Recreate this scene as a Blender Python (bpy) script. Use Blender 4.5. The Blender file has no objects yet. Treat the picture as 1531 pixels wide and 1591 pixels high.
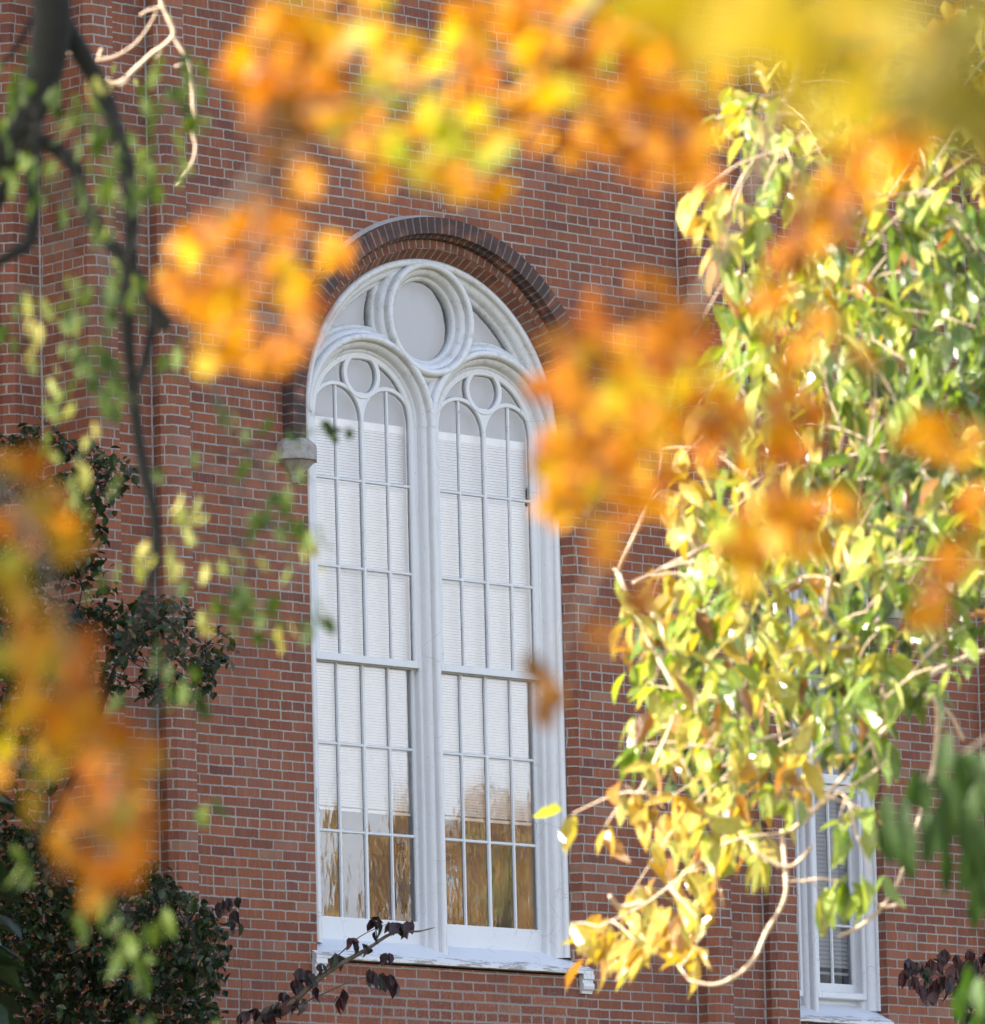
import bpy, math, random
from mathutils import Vector, Matrix, noise as mnoise
R_ = math.radians
sc = bpy.context.scene
COL = sc.collection

# ------------------------------------------------------------------ camera
F, PX, PY = 11007.0, 765.5, 1148.0          # focal length and principal point, photo pixels (1531 x 1591)
def nrm(v): return v.normalized()
_X = nrm(Vector((12780-PX, 2230-PY, F)))
_Z = Vector((-1380-PX, -87000-PY, F)); _Z = nrm(_Z - _X*_X.dot(_Z))
_Y = _Z.cross(_X)
CAM = Vector((-32.418, -35.656, 1.6))
def c2w(c): return Vector((_X.dot(c), _Y.dot(c), _Z.dot(c)))
FWD = c2w(Vector((0, 0, 1)))
def P(px, py, d):
    """world point seen at photo pixel (px, py), d metres in front of the camera"""
    return CAM + c2w(Vector(((px-PX)/F, (py-PY)/F, 1.0))) * d
cam_d = bpy.data.cameras.new('camera'); cam = bpy.data.objects.new('camera', cam_d); COL.objects.link(cam)
r, u, b = c2w(Vector((1, 0, 0))), -c2w(Vector((0, 1, 0))), -FWD
cam.matrix_world = Matrix(((r.x, u.x, b.x, CAM.x), (r.y, u.y, b.y, CAM.y), (r.z, u.z, b.z, CAM.z), (0, 0, 0, 1)))
cam_d.sensor_fit = 'VERTICAL'; cam_d.sensor_height = 24.94; cam_d.lens = 24.94*F/1591
cam_d.shift_y = (PY-795.5)/1591
cam_d.clip_start = .5; cam_d.clip_end = 2000
cam_d.dof.use_dof = True; cam_d.dof.focus_distance = 49.0; cam_d.dof.aperture_fstop = 3.0
cam_d.dof.aperture_blades = 0
sc.camera = cam

# ------------------------------------------------------------------ sky, sun, exposure
SUNV = Vector((-.90, .36, 0)).normalized(); EL = R_(37)
SUN = Vector((SUNV.x*math.cos(EL), SUNV.y*math.cos(EL), math.sin(EL)))
w = bpy.data.worlds.new('World'); sc.world = w; w.use_nodes = True
nt = w.node_tree; nt.nodes.clear()
sky = nt.nodes.new('ShaderNodeTexSky'); sky.sky_type = 'NISHITA'; sky.sun_disc = False
sky.sun_elevation = EL; sky.sun_rotation = math.atan2(SUN.x, SUN.y)
sky.air_density = 1.0; sky.dust_density = 3.6; sky.ozone_density = 1.2
bg = nt.nodes.new('ShaderNodeBackground'); bg.inputs[1].default_value = .13
out = nt.nodes.new('ShaderNodeOutputWorld')
# banks of sunlit white cloud low above the horizon
def wn(t, **k):
    n_ = nt.nodes.new('ShaderNode'+t)
    for a_, v_ in k.items(): setattr(n_, a_, v_)
    return n_
tcw = wn('TexCoord'); mpw = wn('Mapping'); mpw.inputs['Scale'].default_value = (1, 1, 3.5); mpw.inputs['Location'].default_value = (.35, .2, .1)
nzw = wn('TexNoise'); nzw.inputs['Scale'].default_value = 1.7; nzw.inputs['Detail'].default_value = 7; nzw.inputs['Roughness'].default_value = .58
rgw = wn('MapRange'); rgw.inputs[1].default_value = .40; rgw.inputs[2].default_value = .56
spw = wn('SeparateXYZ'); elw = wn('MapRange'); elw.inputs[1].default_value = .075; elw.inputs[2].default_value = .105
tpw = wn('MapRange'); tpw.inputs[1].default_value = .20; tpw.inputs[2].default_value = .32; tpw.inputs[3].default_value = 1; tpw.inputs[4].default_value = 0
mulx = wn('Math', operation='MULTIPLY'); mulw = wn('Math', operation='MULTIPLY'); mxw = wn('Mix', data_type='RGBA')
lk = nt.links.new
lk(tcw.outputs['Generated'], mpw.inputs[0]); lk(mpw.outputs[0], nzw.inputs[0]); lk(nzw.outputs[0], rgw.inputs[0])
lk(tcw.outputs['Generated'], spw.inputs[0]); lk(spw.outputs[2], elw.inputs[0])
lk(rgw.outputs[0], mulw.inputs[0]); lk(spw.outputs[2], tpw.inputs[0]); lk(elw.outputs[0], mulx.inputs[0]); lk(tpw.outputs[0], mulx.inputs[1]); lk(mulx.outputs[0], mulw.inputs[1]); lk(mulw.outputs[0], mxw.inputs[0])
lk(sky.outputs[0], mxw.inputs[6]); mxw.inputs[7].default_value = (9.0, 9.3, 10.0, 1)
lk(mxw.outputs[2], bg.inputs[0]); lk(bg.outputs[0], out.inputs[0])
ld = bpy.data.lights.new('sun', 'SUN'); ld.energy = 5.0; ld.angle = R_(.5); ld.color = (1, .93, .82)
lo = bpy.data.objects.new('sun', ld); COL.objects.link(lo)
lo.rotation_euler = SUN.to_track_quat('Z', 'Y').to_euler()
sc.view_settings.view_transform = 'Standard'; sc.view_settings.look = 'None'
sc.view_settings.exposure = 2.05; sc.view_settings.gamma = 1
sc.cycles.use_denoising = True
sc.cycles.max_bounces = 8; sc.cycles.transparent_max_bounces = 16
sc.cycles.sample_clamp_indirect = 6; sc.cycles.caustics_reflective = False; sc.cycles.caustics_refractive = False

random.seed(7)
rnd = random.random
def ru(a, b): return a+(b-a)*rnd()

# ------------------------------------------------------------------ node helpers
class N:
    def __init__(s, name):
        s.m = bpy.data.materials.new(name); s.m.use_nodes = True
        s.t = s.m.node_tree; s.t.nodes.clear()
        s.out = s.t.nodes.new('ShaderNodeOutputMaterial')
    def n(s, typ, ins=None, **kw):
        nd = s.t.nodes.new('ShaderNode'+typ)
        for k, v in kw.items(): setattr(nd, k, v)
        for k, v in (ins or {}).items(): s.set(nd.inputs[k], v)
        return nd
    def set(s, sock, v):
        if isinstance(v, bpy.types.NodeSocket): s.t.links.new(v, sock)
        elif isinstance(v, bpy.types.Node): s.t.links.new(v.outputs[0], sock)
        else:
            if sock.type == 'RGBA' and len(v) == 3: v = (*v, 1)
            sock.default_value = v
    def mt(s, op, a, b=0.0, c=0.0):
        nd = s.t.nodes.new('ShaderNodeMath'); nd.operation = op
        s.set(nd.inputs[0], a); s.set(nd.inputs[1], b); s.set(nd.inputs[2], c)
        return nd.outputs[0]
    def mapr(s, v, a, b, c=0.0, d=1.0, smooth=False):
        nd = s.n('MapRange', {0: v, 1: a, 2: b, 3: c, 4: d})
        if smooth: nd.interpolation_type = 'SMOOTHSTEP'
        return nd.outputs[0]
    def noise(s, vec, scale, detail=3, rough=.55, dim='3D'):
        nd = s.n('TexNoise', noise_dimensions=dim)
        if vec is not None: s.set(nd.inputs['Vector'], vec)
        nd.inputs['Scale'].default_value = scale; nd.inputs['Detail'].default_value = detail
        nd.inputs['Roughness'].default_value = rough
        return nd.outputs[0]
    def mix(s, f, a, b, mode='MIX'):
        nd = s.t.nodes.new('ShaderNodeMix'); nd.data_type = 'RGBA'; nd.blend_type = mode; nd.clamp_factor = True
        s.set(nd.inputs[0], f); s.set(nd.inputs[6], a); s.set(nd.inputs[7], b)
        return nd.outputs[2]
    def ramp(s, v, stops, interp='LINEAR'):
        nd = s.t.nodes.new('ShaderNodeValToRGB'); s.set(nd.inputs[0], v)
        cr = nd.color_ramp; cr.interpolation = interp
        while len(cr.elements) < len(stops): cr.elements.new(.5)
        for e, (p, c) in zip(cr.elements, stops): e.position = p; e.color = (*c, 1)
        return nd.outputs[0]
    def comb(s, x, y, z=0.0):
        return s.n('CombineXYZ', {0: x, 1: y, 2: z}).outputs[0]
    def done(s, sh): s.set(s.out.inputs[0], sh); return s.m

BRICKS = [(0, (.125, .050, .038)), (.05, (.165, .058, .038)), (.22, (.197, .066, .034)), (.50, (.226, .075, .037)), (.78, (.255, .087, .041)),
          (.88, (.28, .090, .045)), (.93, (.26, .115, .075)), (1, (.28, .145, .09))]
H = .0678
def brick_mat(name, voussoir=False, soot=0.0, repair=False, seed=0.0):
    s = N(name)
    uv = s.n('UVMap'); sp = s.n('SeparateXYZ', {0: uv.outputs[0]})
    U, V = sp.outputs[0], sp.outputs[1]
    lowv = s.comb(s.mt('MULTIPLY', U, 1.0), s.mt('MULTIPLY', V, 1.0), seed)
    wob = s.mt('MULTIPLY', s.mt('SUBTRACT', s.noise(lowv, 2.2, 2), .5), .011)
    wob2 = s.mt('MULTIPLY', s.mt('SUBTRACT', s.noise(lowv, 20, 2), .5), .0085)
    wob3 = s.mt('MULTIPLY', s.mt('SUBTRACT', s.noise(s.comb(V, U, 4.4), 30, 2), .5), .006)
    if voussoir:
        h = .0655; rowc = s.mt('ADD', U, wob2); al = s.mt('ADD', V, wob3)
    else:
        h = H; rowc = s.mt('ADD', s.mt('ADD', V, wob), wob2); al = s.mt('ADD', U, wob3)
    vr = s.mt('DIVIDE', rowc, h); row = s.mt('FLOOR', vr); fv = s.mt('FRACT', vr)
    rr = s.n('TexWhiteNoise', {0: s.comb(row, seed, 3.3)}, noise_dimensions='3D').outputs[0]
    if voussoir:
        L, off = .36, s.mt('MULTIPLY', s.mt('MODULO', row, 2.0), .0)
    else:
        m6 = s.mt('MODULO', s.mt('ADD', row, 600.0), 6.0)
        hd = s.mt('COMPARE', m6, 0.0, .5)
        L = s.mt('SUBTRACT', .2130, s.mt('MULTIPLY', hd, .1065))
        m2 = s.mt('MODULO', s.mt('ADD', row, 600.0), 2.0)
        off = s.mt('ADD', s.mt('MULTIPLY', m2, s.mt('MULTIPLY', L, .5)), s.mt('MULTIPLY', rr, .028))
    uu = s.mt('DIVIDE', s.mt('ADD', s.mt('ADD', al, off), 50.0), L)
    # joints drift a little from brick to brick
    cidx = s.mt('FLOOR', uu)
    drift = s.mt('MULTIPLY', s.mt('SUBTRACT', s.n('TexWhiteNoise', {0: s.comb(row, s.mt('ROUND', uu), 9.1)}, noise_dimensions='3D').outputs[0], .5), .09)
    uu2 = s.mt('ADD', uu, drift); col = s.mt('FLOOR', uu2); fu = s.mt('FRACT', uu2)
    du = s.mt('MULTIPLY', s.mt('MINIMUM', fu, s.mt('SUBTRACT', 1.0, fu)), L)
    dv = s.mt('MULTIPLY', s.mt('MINIMUM', fv, s.mt('SUBTRACT', 1.0, fv)), h)
    if voussoir: du = s.mt('ADD', du, .01)
    # rounded corners
    a = s.mt('MAXIMUM', s.mt('SUBTRACT', .011, du), 0.0); b2 = s.mt('MAXIMUM', s.mt('SUBTRACT', .011, dv), 0.0)
    d = s.mt('SUBTRACT', .011, s.mt('SQRT', s.mt('ADD', s.mt('MULTIPLY', a, a), s.mt('MULTIPLY', b2, b2))))
    wn = s.n('TexWhiteNoise', {0: s.comb(row, col, seed+1.7)}, noise_dimensions='3D')
    rn = wn.outputs[0]; rcol = s.n('SeparateColor', {0: wn.outputs[1]})
    fine = s.noise(s.comb(U, V, 1.1), 210, 4, .7)
    edge = s.mt('ADD', d, s.mt('ADD', s.mt('MULTIPLY', s.mt('SUBTRACT', fine, .5), .0065), s.mt('MULTIPLY', s.mt('SUBTRACT', s.noise(s.comb(U, V, 5.5), 48, 3), .5), .0105)))
    wid = s.mt('ADD', .0044, s.mt('MULTIPLY', rcol.outputs[1], .0028))
    msk = s.mapr(s.mt('SUBTRACT', edge, wid), -.0012, .0012, 0, 1, True)
    base = s.ramp(rn, BRICKS)
    mott = s.noise(s.comb(s.mt('MULTIPLY', U, 2.2), V, s.mt('MULTIPLY', rn, 13)), 38, 4, .65)
    base = s.mix(s.mapr(mott, .3, .72, 0, .34), base, s.mix(.7, base, (.12, .05, .044)))
    strk = s.noise(s.comb(s.mt('MULTIPLY', U, 60), s.mt('MULTIPLY', V, 5), rn), 1.0, 2)
    base = s.mix(s.mt('MULTIPLY', s.mapr(strk, .5, .75), .3), base, (.36, .18, .13))
    spk = s.mapr(s.noise(s.comb(U, V, 6.0), 330, 1), .70, .76, 0, .8)
    base = s.mix(spk, base, (.05, .026, .024))
    # large weather patches (pale bloom and soot) with their own shape
    big = s.noise(s.comb(U, s.mt('MULTIPLY', V, .7), 7.7), 1.3, 4)
    base = s.mix(s.mapr(big, .52, .72, 0, .3), base, (.30, .145, .115))
    mort = s.mix(s.noise(s.comb(U, V, 2.0), 160, 4, .8), (.20, .178, .155), (.45, .405, .36))
    mort = s.mix(s.mapr(big, .35, .55, .6, 0), mort, (.19, .165, .15))
    grp = s.noise(s.comb(U, V, 15.0), .9, 3, .6)
    base = s.mix(s.mapr(grp, .5, .68, 0, .3), base, (.16, .06, .045))
    stain = s.noise(s.comb(s.mt('MULTIPLY', U, 2.6), s.mt('MULTIPLY', V, .55), 12.5), 1.7, 5, .62)
    sf = s.mapr(stain, .48, .72, 0, .42)
    base = s.mix(sf, base, (.115, .058, .048)); mort = s.mix(sf, mort, (.20, .17, .155))
    if repair:
        rp = s.mt('MULTIPLY', s.mapr(V, 6.03, 5.9, 0, 1), s.mapr(s.mt('ABSOLUTE', s.mt('SUBTRACT', U, .1)), 1.1, 1.35, 1, 0))
        worn = s.mapr(s.mt('ADD', d, s.mt('MULTIPLY', s.mt('SUBTRACT', s.noise(s.comb(U, V, 8.), 45, 4, .8), .5), .022)), .010, .004, 0, .85)
        base = s.mix(s.mt('MULTIPLY', rp, worn), base, (.46, .33, .29))
        mort = s.mix(s.mt('MULTIPLY', rp, .6), mort, (.24, .21, .185))
        # a stepped patch of smeared mortar over the arch
    if repair:
        # stepped mortar patch where a crack over the arch was filled
        st_ = s.mt('ADD', .20, s.mt('MULTIPLY', s.mt('FLOOR', s.mt('DIVIDE', s.mt('SUBTRACT', V, 11.35), .1356)), -.047))
        dd = s.mt('ABSOLUTE', s.mt('SUBTRACT', U, s.mt('ADD', st_, s.mt('MULTIPLY', s.mt('SUBTRACT', s.noise(s.comb(U, V, 1.9), 9, 2), .5), .05))))
        inn = s.mt('MULTIPLY', s.mapr(V, 11.3, 11.34, 0, 1), s.mapr(V, 12.6, 12.4, 0, 1))
        base = s.mix(s.mt('MULTIPLY', s.mapr(dd, .020, .012, 0, .75), inn), base, (.30, .26, .235))
        base = s.mix(s.mt('MULTIPLY', s.mapr(dd, .004, .002, 0, .9), inn), base, (.03, .022, .02))
    if soot:
        sn = s.mapr(s.noise(s.comb(U, V, 3.0), 5, 4), .26, .50, 0, 1)
        base = s.mix(s.mt('MULTIPLY', sn, soot*.85), base, (.040, .033, .034))
        mort = s.mix(s.mt('MULTIPLY', sn, soot), mort, (.14, .13, .13))
    cfin = s.mix(msk, mort, base)
    hgt = s.mt('ADD', s.mt('MULTIPLY', msk, .8), s.mt('MULTIPLY', fine, .35))
    hgt = s.mt('ADD', hgt, s.mt('MULTIPLY', rcol.outputs[0], .35))
    bp = s.n('Bump', {'Strength': .8, 'Distance': .006, 'Height': hgt})
    pb = s.n('BsdfPrincipled', {'Base Color': cfin, 'Roughness': .82, 'Normal': bp})
    pb.inputs['Specular IOR Level'].default_value = .25
    return s.done(pb)

def paint_mat(name, base=(.63, .64, .655), peel=0.0, grime=.5, py=None):
    s = N(name)
    tc = s.n('TexCoord'); O = tc.outputs['Object']
    n1 = s.noise(O, 7, 5, .6); n2 = s.noise(O, 60, 4, .7)
    c = s.mix(s.mapr(n1, .45, .8, 0, .28*grime), base, (.50, .49, .46))
    c = s.mix(s.mapr(n2, .60, .72, 0, .35*grime), c, (.36, .34, .31))
    sp = s.mapr(s.noise(O, 95, 2), .715, .735, 0, .85)
    c = s.mix(sp, c, (.12, .11, .11))
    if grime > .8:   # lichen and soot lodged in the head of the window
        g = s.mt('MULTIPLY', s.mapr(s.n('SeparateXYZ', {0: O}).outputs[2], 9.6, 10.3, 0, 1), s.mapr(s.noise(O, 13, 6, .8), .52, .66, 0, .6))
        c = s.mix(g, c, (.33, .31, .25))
    vo = s.n('TexVoronoi', {'Vector': s.n('Mapping', {0: O}).outputs[0], 'Scale': 5.5}, feature='DISTANCE_TO_EDGE')
    ck = s.mt('MULTIPLY', s.mapr(vo.outputs[0], .006, .002, 0, .8), s.mapr(s.noise(O, 4, 3), .52, .6, 0, 1))
    c = s.mix(ck, c, (.12, .11, .10))
    if peel:
        mp = s.n('Mapping', {0: O}); mp.inputs['Scale'].default_value = (3.2, 16, 26)
        pn = s.noise(mp.outputs[0], 1.6, 7, .72)
        if py is not None: pn = s.mt('ADD', pn, s.mapr(s.n('SeparateXYZ', {0: O}).outputs[1], py+.14, py+.02, -.16, .03))
        f = s.mapr(pn, .60-.06*peel, .615-.06*peel, 0, 1)
        ed = s.mapr(pn, .585-.06*peel, .602-.06*peel, 0, 1)
        c = s.mix(ed, c, (.14, .13, .13)); c = s.mix(f, c, (.33, .31, .30))
        n2 = s.mt('SUBTRACT', n2, f)
    bp = s.n('Bump', {'Strength': .35, 'Distance': .003, 'Height': n2})
    pb = s.n('BsdfPrincipled', {'Base Color': c, 'Roughness': .5, 'Normal': bp})
    return s.done(pb)

def plain(name, col, rough=.7, nscale=30, amt=.25, col2=None, bump=.2):
    s = N(name); O = s.n('TexCoord').outputs['Object']
    nn = s.noise(O, nscale, 4, .6)
    c = s.mix(s.mapr(nn, .35, .7, 0, amt), col, col2 or tuple(x*.5 for x in col))
    bp = s.n('Bump', {'Strength': bump, 'Distance': .005, 'Height': nn})
    return s.done(s.n('BsdfPrincipled', {'Base Color': c, 'Roughness': rough, 'Normal': bp}))

def glass_mat(name, refl=1.0, wave=.5, dark=1.0, ior=1.8):
    s = N(name); O = s.n('TexCoord').outputs['Object']
    mp = s.n('Mapping', {0: O}); mp.inputs['Scale'].default_value = (3.2, 1, 1.3)
    nn = s.noise(mp.outputs[0], 1.6, 3, .55)
    bp = s.n('Bump', {'Strength': wave, 'Distance': .012, 'Height': nn})
    fr = s.n('Fresnel', {0: ior, 'Normal': bp})
    gl = s.n('BsdfGlossy', {'Color': (1, 1, 1), 'Roughness': .025, 'Normal': bp})
    tr = s.n('BsdfTransparent', {0: (.98*dark, .985*dark, 1.0*dark)})
    # thin film of dust
    df = s.n('BsdfDiffuse', {0: (.6, .62, .66)})
    dust = s.mapr(s.noise(O, 14, 5, .7), .35, .8, .02, .12)
    m1 = s.n('MixShader', {0: dust, 1: tr, 2: df})
    f = s.mt('MULTIPLY', fr.outputs[0], refl)
    return s.done(s.n('MixShader', {0: f, 1: m1, 2: gl}))

def leaf_mat(name, stops, trans=.45, gloss=.4, rough=.35, vein=.5, brown=(.35, .20, .02), rib=(.7, .7, .4)):
    s = N(name)
    at = s.n('Attribute', attribute_name='tone')
    uv = s.n('UVMap'); sp = s.n('SeparateXYZ', {0: uv.outputs[0]})
    c = s.ramp(at.outputs['Fac'], stops)
    x = s.mt('ABSOLUTE', s.mt('SUBTRACT', sp.outputs[0], .5))
    vv = s.mt('SINE', s.mt('MULTIPLY', s.mt('SUBTRACT', sp.outputs[1], s.mt('MULTIPLY', x, .7)), 60.0))
    mid = s.mapr(x, .0, .04, 1, 0)
    O = s.n('TexCoord').outputs['Object']
    nn = s.noise(O, 28, 3, .6)
    c = s.mix(s.mapr(nn, .35, .75, 0, .45), c, s.mix(.6, c, brown))
    spot = s.mapr(s.noise(O, 120, 2, .6), .66, .70, 0, .7)
    c = s.mix(spot, c, (.10, .05, .015))
    c = s.mix(s.mt('MULTIPLY', s.mt('MAXIMUM', s.mapr(vv, .75, 1, 0, .5), mid), .4), c, s.mix(.5, c, rib))
    bp = s.n('Bump', {'Strength': vein, 'Distance': .004, 'Height': vv})
    pb = s.n('BsdfPrincipled', {'Base Color': c, 'Roughness': rough, 'Normal': bp})
    pb.inputs['Specular IOR Level'].default_value = gloss
    sat = s.n('HueSaturation', {'Saturation': 1.15, 'Value': 1.35, 'Color': c})
    tl = s.n('BsdfTranslucent', {0: sat.outputs[0]})
    return s.done(s.n('MixShader', {0: trans, 1: pb, 2: tl}))

M = {}
M['brick'] = brick_mat('brick_common_bond', repair=True)
M['brick_plain'] = brick_mat('brick_reveal', seed=5.0)
M['vouss'] = brick_mat('brick_arch_ring', voussoir=True, soot=.35, seed=2.0)
M['hood'] = brick_mat('brick_hood_sooty', voussoir=True, soot=1.0, seed=3.0)
M['mortar'] = plain('mortar', (.34, .31, .29), .9, 60, .8, (.20, .18, .17), .5)
M['stone'] = plain('grey_sandstone', (.36, .34, .32), .85, 22, .8, (.17, .16, .155), .5)
M['paint'] = paint_mat('white_paint_aged', grime=1.0)
M['sashp'] = paint_mat('white_sash_paint', grime=.5)
M['sill'] = paint_mat('white_peeling_paint', (.62, .63, .65), peel=.6, grime=.4, py=-.05)
M['sill2'] = paint_mat('white_peeling_paint_narrow', (.62, .63, .65), peel=.6, grime=.4, py=.38)
M['jamb'] = paint_mat('white_flaking_paint', peel=.25, grime=.8)
M['glass'] = glass_mat('old_window_glass', 1.0, .10)
M['glass_head'] = glass_mat('hazy_window_glass', .72, .14)
M['glass2'] = glass_mat('screened_window_glass', .16, .1, .5)
M['blind'] = plain('blind_white_vinyl', (.96, .96, .96), .5, 8, .1, (.94, .94, .94), .0)
M['board'] = plain('pale_board', (.22, .25, .31), .8, 5, .25, (.20, .21, .26), .05)
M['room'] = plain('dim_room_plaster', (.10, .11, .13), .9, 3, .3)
M['roof'] = plain('slate', (.10, .10, .11), .8, 10, .4)
M['bark_dark'] = plain('dark_bark', (.009, .0095, .007), 1.0, 18, .6, (.005, .0055, .004), .8)
M['bark'] = plain('grey_brown_bark', (.16, .125, .095), .9, 20, .6, (.07, .055, .045), .8)
M['twig_pale'] = plain('pale_twig_bark', (.52, .40, .29), .7, 40, .6, (.30, .21, .14), .5)
M['grass'] = plain('lawn', (.085, .085, .045), .95, 1.5, .6, (.15, .10, .05), .5)
M['path'] = plain('concrete_path', (.36, .35, .33), .9, 6, .4)

# ------------------------------------------------------------------ mesh helpers
class MB:
    def __init__(s): s.v = []; s.f = []; s.uv = []; s.mi = []; s.tone = []
    def vert(s, *p): s.v.append(p); return len(s.v)-1
    def face(s, idx, uvs=None, mi=0):
        s.f.append(idx); s.uv.append(uvs or [(0, 0)]*len(idx)); s.mi.append(mi)
    def quad(s, a, b, c, d, uvs=None, mi=0):
        i = len(s.v); s.v += [tuple(a), tuple(b), tuple(c), tuple(d)]; s.face([i, i+1, i+2, i+3], uvs, mi)
    def box(s, x0, x1, y0, y1, z0, z1):
        i = len(s.v)
        for x in (x0, x1):
            for y in (y0, y1):
                for z in (z0, z1): s.v.append((x, y, z))
        for q in ((0, 1, 3, 2), (4, 6, 7, 5), (0, 4, 5, 1), (2, 3, 7, 6), (0, 2, 6, 4), (1, 5, 7, 3)):
            s.face([i+k for k in q])
    def bar(s, x0, z0, x1, z1, wd, yf, yb, ch=.006):
        """moulded glazing bar between two points in the window plane"""
        dx, dz = x1-x0, z1-z0; L = math.hypot(dx, dz); nx, nz = -dz/L, dx/L
        prof = [(-wd/2, yb), (-wd/2, yf+ch*1.6), (-wd/2+ch, yf), (wd/2-ch, yf), (wd/2, yf+ch*1.6), (wd/2, yb)]
        i = len(s.v)
        for (x, z) in ((x0, z0), (x1, z1)):
            for o, y in prof: s.v.append((x+nx*o, y, z+nz*o))
        n = len(prof)
        for k in range(n):
            k2 = (k+1) % n
            s.face([i+k, i+k2, i+n+k2, i+n+k])
        s.face([i+k for k in range(n)]); s.face([i+n+k for k in reversed(range(n))])
    def arch(s, xc, zs, prof, zb=None, a0=180, a1=0, n=64, urow=False, leg_l=True, leg_r=True, u0=0.0):
        """sweep a profile of (radius, y) round an arch with optional straight legs down to zb"""
        cols = []
        rm = sum(p[0] for p in prof)/len(prof)
        uacc = u0
        if zb is not None and leg_l:
            cols.append(('L', zb, uacc)); uacc += zs-zb
        full = abs(a0-a1) >= 360
        for k in range(n+1):
            a = R_(a0+(a1-a0)*k/n)
            cols.append(('A', a, uacc+rm*R_(abs(a1-a0))*k/n))
        uacc += rm*R_(abs(a1-a0))
        if zb is not None and leg_r:
            cols.append(('R', zb, uacc+zs-zb))
        vl = [0.0]
        for a, b_ in zip(prof, prof[1:]): vl.append(vl[-1]+math.hypot(a[0]-b_[0], a[1]-b_[1]))
        i0 = len(s.v)
        for t, a, uu in cols:
            for rr, y in prof:
                if t == 'L': s.v.append((xc-rr, y, a))
                elif t == 'R': s.v.append((xc+rr, y, a))
                else: s.v.append((xc+rr*math.cos(a), y, zs+rr*math.sin(a)))
        m = len(prof)
        for c in range(len(cols)-1):
            for k in range(m-1):
                a = i0+c*m+k
                s.face([a, a+1, a+m+1, a+m], [(cols[c][2], vl[k]), (cols[c][2], vl[k+1]), (cols[c+1][2], vl[k+1]), (cols[c+1][2], vl[k])])
    def tube(s, pts, rads, sides=8, knob=0.0, sub=4):
        """smooth tapering limb through the points"""
        pp, rr = [], []
        n = len(pts)
        for i in range(n-1):
            p0, p1, p2, p3 = pts[max(i-1, 0)], pts[i], pts[i+1], pts[min(i+2, n-1)]
            for k in range(sub):
                t = k/sub
                pp.append(.5*((2*p1)+(p2-p0)*t+(2*p0-5*p1+4*p2-p3)*t*t+(3*p1-p0-3*p2+p3)*t**3))
                rr.append(rads[i]+(rads[i+1]-rads[i])*t)
        pp.append(pts[-1]); rr.append(rads[-1])
        base = len(s.v); ref = Vector((.31, .17, .93)).normalized()
        for i, p in enumerate(pp):
            d = (pp[min(i+1, len(pp)-1)]-pp[max(i-1, 0)]).normalized()
            a = d.cross(ref)
            if a.length < .05: a = d.cross(Vector((1, 0, 0)))
            a.normalize(); b_ = d.cross(a)
            q = rr[i]*(1+knob*(rnd()-.4))
            for k in range(sides):
                th = 2*math.pi*k/sides
                v = p+(a*math.cos(th)+b_*math.sin(th))*q
                s.v.append(tuple(v))
        for i in range(len(pp)-1):
            for k in range(sides):
                k2 = (k+1) % sides
                s.face([base+i*sides+k, base+i*sides+k2, base+(i+1)*sides+k2, base+(i+1)*sides+k])
        s.face([base+k for k in reversed(range(sides))]); s.face([base+(len(pp)-1)*sides+k for k in range(sides)])
    def leaf(s, p, d, nrmv, L, W, tone, curl=.25, fold=.3, n=4, pw=.85):
        """one leaf blade: base p, direction d, face normal nrmv, folded along the midrib and curling at the tip"""
        d = d.normalized(); sd = d.cross(nrmv)
        if sd.length < .01: sd = d.cross(Vector((.3, .8, .1)))
        sd.normalize(); nn = sd.cross(d)
        i0 = len(s.v)
        rag = .22 if n >= 5 else 0
        def put(t, side):
            wv = W*math.sin(math.pi*min(1, t**pw))*(1+rag*(rnd()-.5)*abs(side)*2) if 0 < t < 1 else 0
            q = p + d*(L*t*(1-.25*curl*t)) + nn*(-curl*L*t*t*.6) + sd*(side*wv*.5) + nn*(abs(side)*wv*.5*fold)
            s.v.append(tuple(q)); s.tone.append(tone)
        while len(s.tone) < len(s.v): s.tone.append(0)
        put(0, 0)
        for k in range(1, n):
            t = k/n; put(t, -1); put(t, 0); put(t, 1)
        put(1, 0)
        def uvt(j):
            if j == 0: return (.5, 0)
            if j == 3*(n-1)+1: return (.5, 1)
            k = (j-1)//3; return (((j-1) % 3)*.5, (k+1)/n)
        def fc(*js): s.face([i0+j for j in js], [uvt(j) for j in js])
        fc(0, 2, 1); fc(0, 3, 2)
        for k in range(n-2):
            a = 1+3*k
            fc(a, a+1, a+4, a+3); fc(a+1, a+2, a+5, a+4)
        a = 1+3*(n-2); e = 3*(n-1)+1
        fc(a, a+1, e); fc(a+1, a+2, e)
    def build(s, name, mats, parent=None, smooth=False, world=False):
        me = bpy.data.meshes.new(name)
        me.from_pydata(s.v, [], s.f)
        ul = me.uv_layers.new(name='UVMap')
        flat = [c for fu in s.uv for uvp in fu for c in uvp]
        ul.data.foreach_set('uv', flat)
        if s.tone:
            while len(s.tone) < len(s.v): s.tone.append(0)
            at = me.attributes.new('tone', 'FLOAT', 'POINT'); at.data.foreach_set('value', s.tone)
        if not isinstance(mats, (list, tuple)): mats = [mats]
        for m in mats: me.materials.append(m)
        me.polygons.foreach_set('material_index', s.mi)
        if smooth: me.polygons.foreach_set('use_smooth', [True]*len(me.polygons))
        me.update()
        o = bpy.data.objects.new(name, me); COL.objects.link(o)
        if parent:
            o.parent = parent
            b0 = base_of(parent)
            me.transform(Matrix.Translation(-b0))
        return o
BASE = {}
def base_of(o):
    v = Vector((0, 0, 0))
    while o: v += Vector(o.location); o = o.parent
    return v
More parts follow.
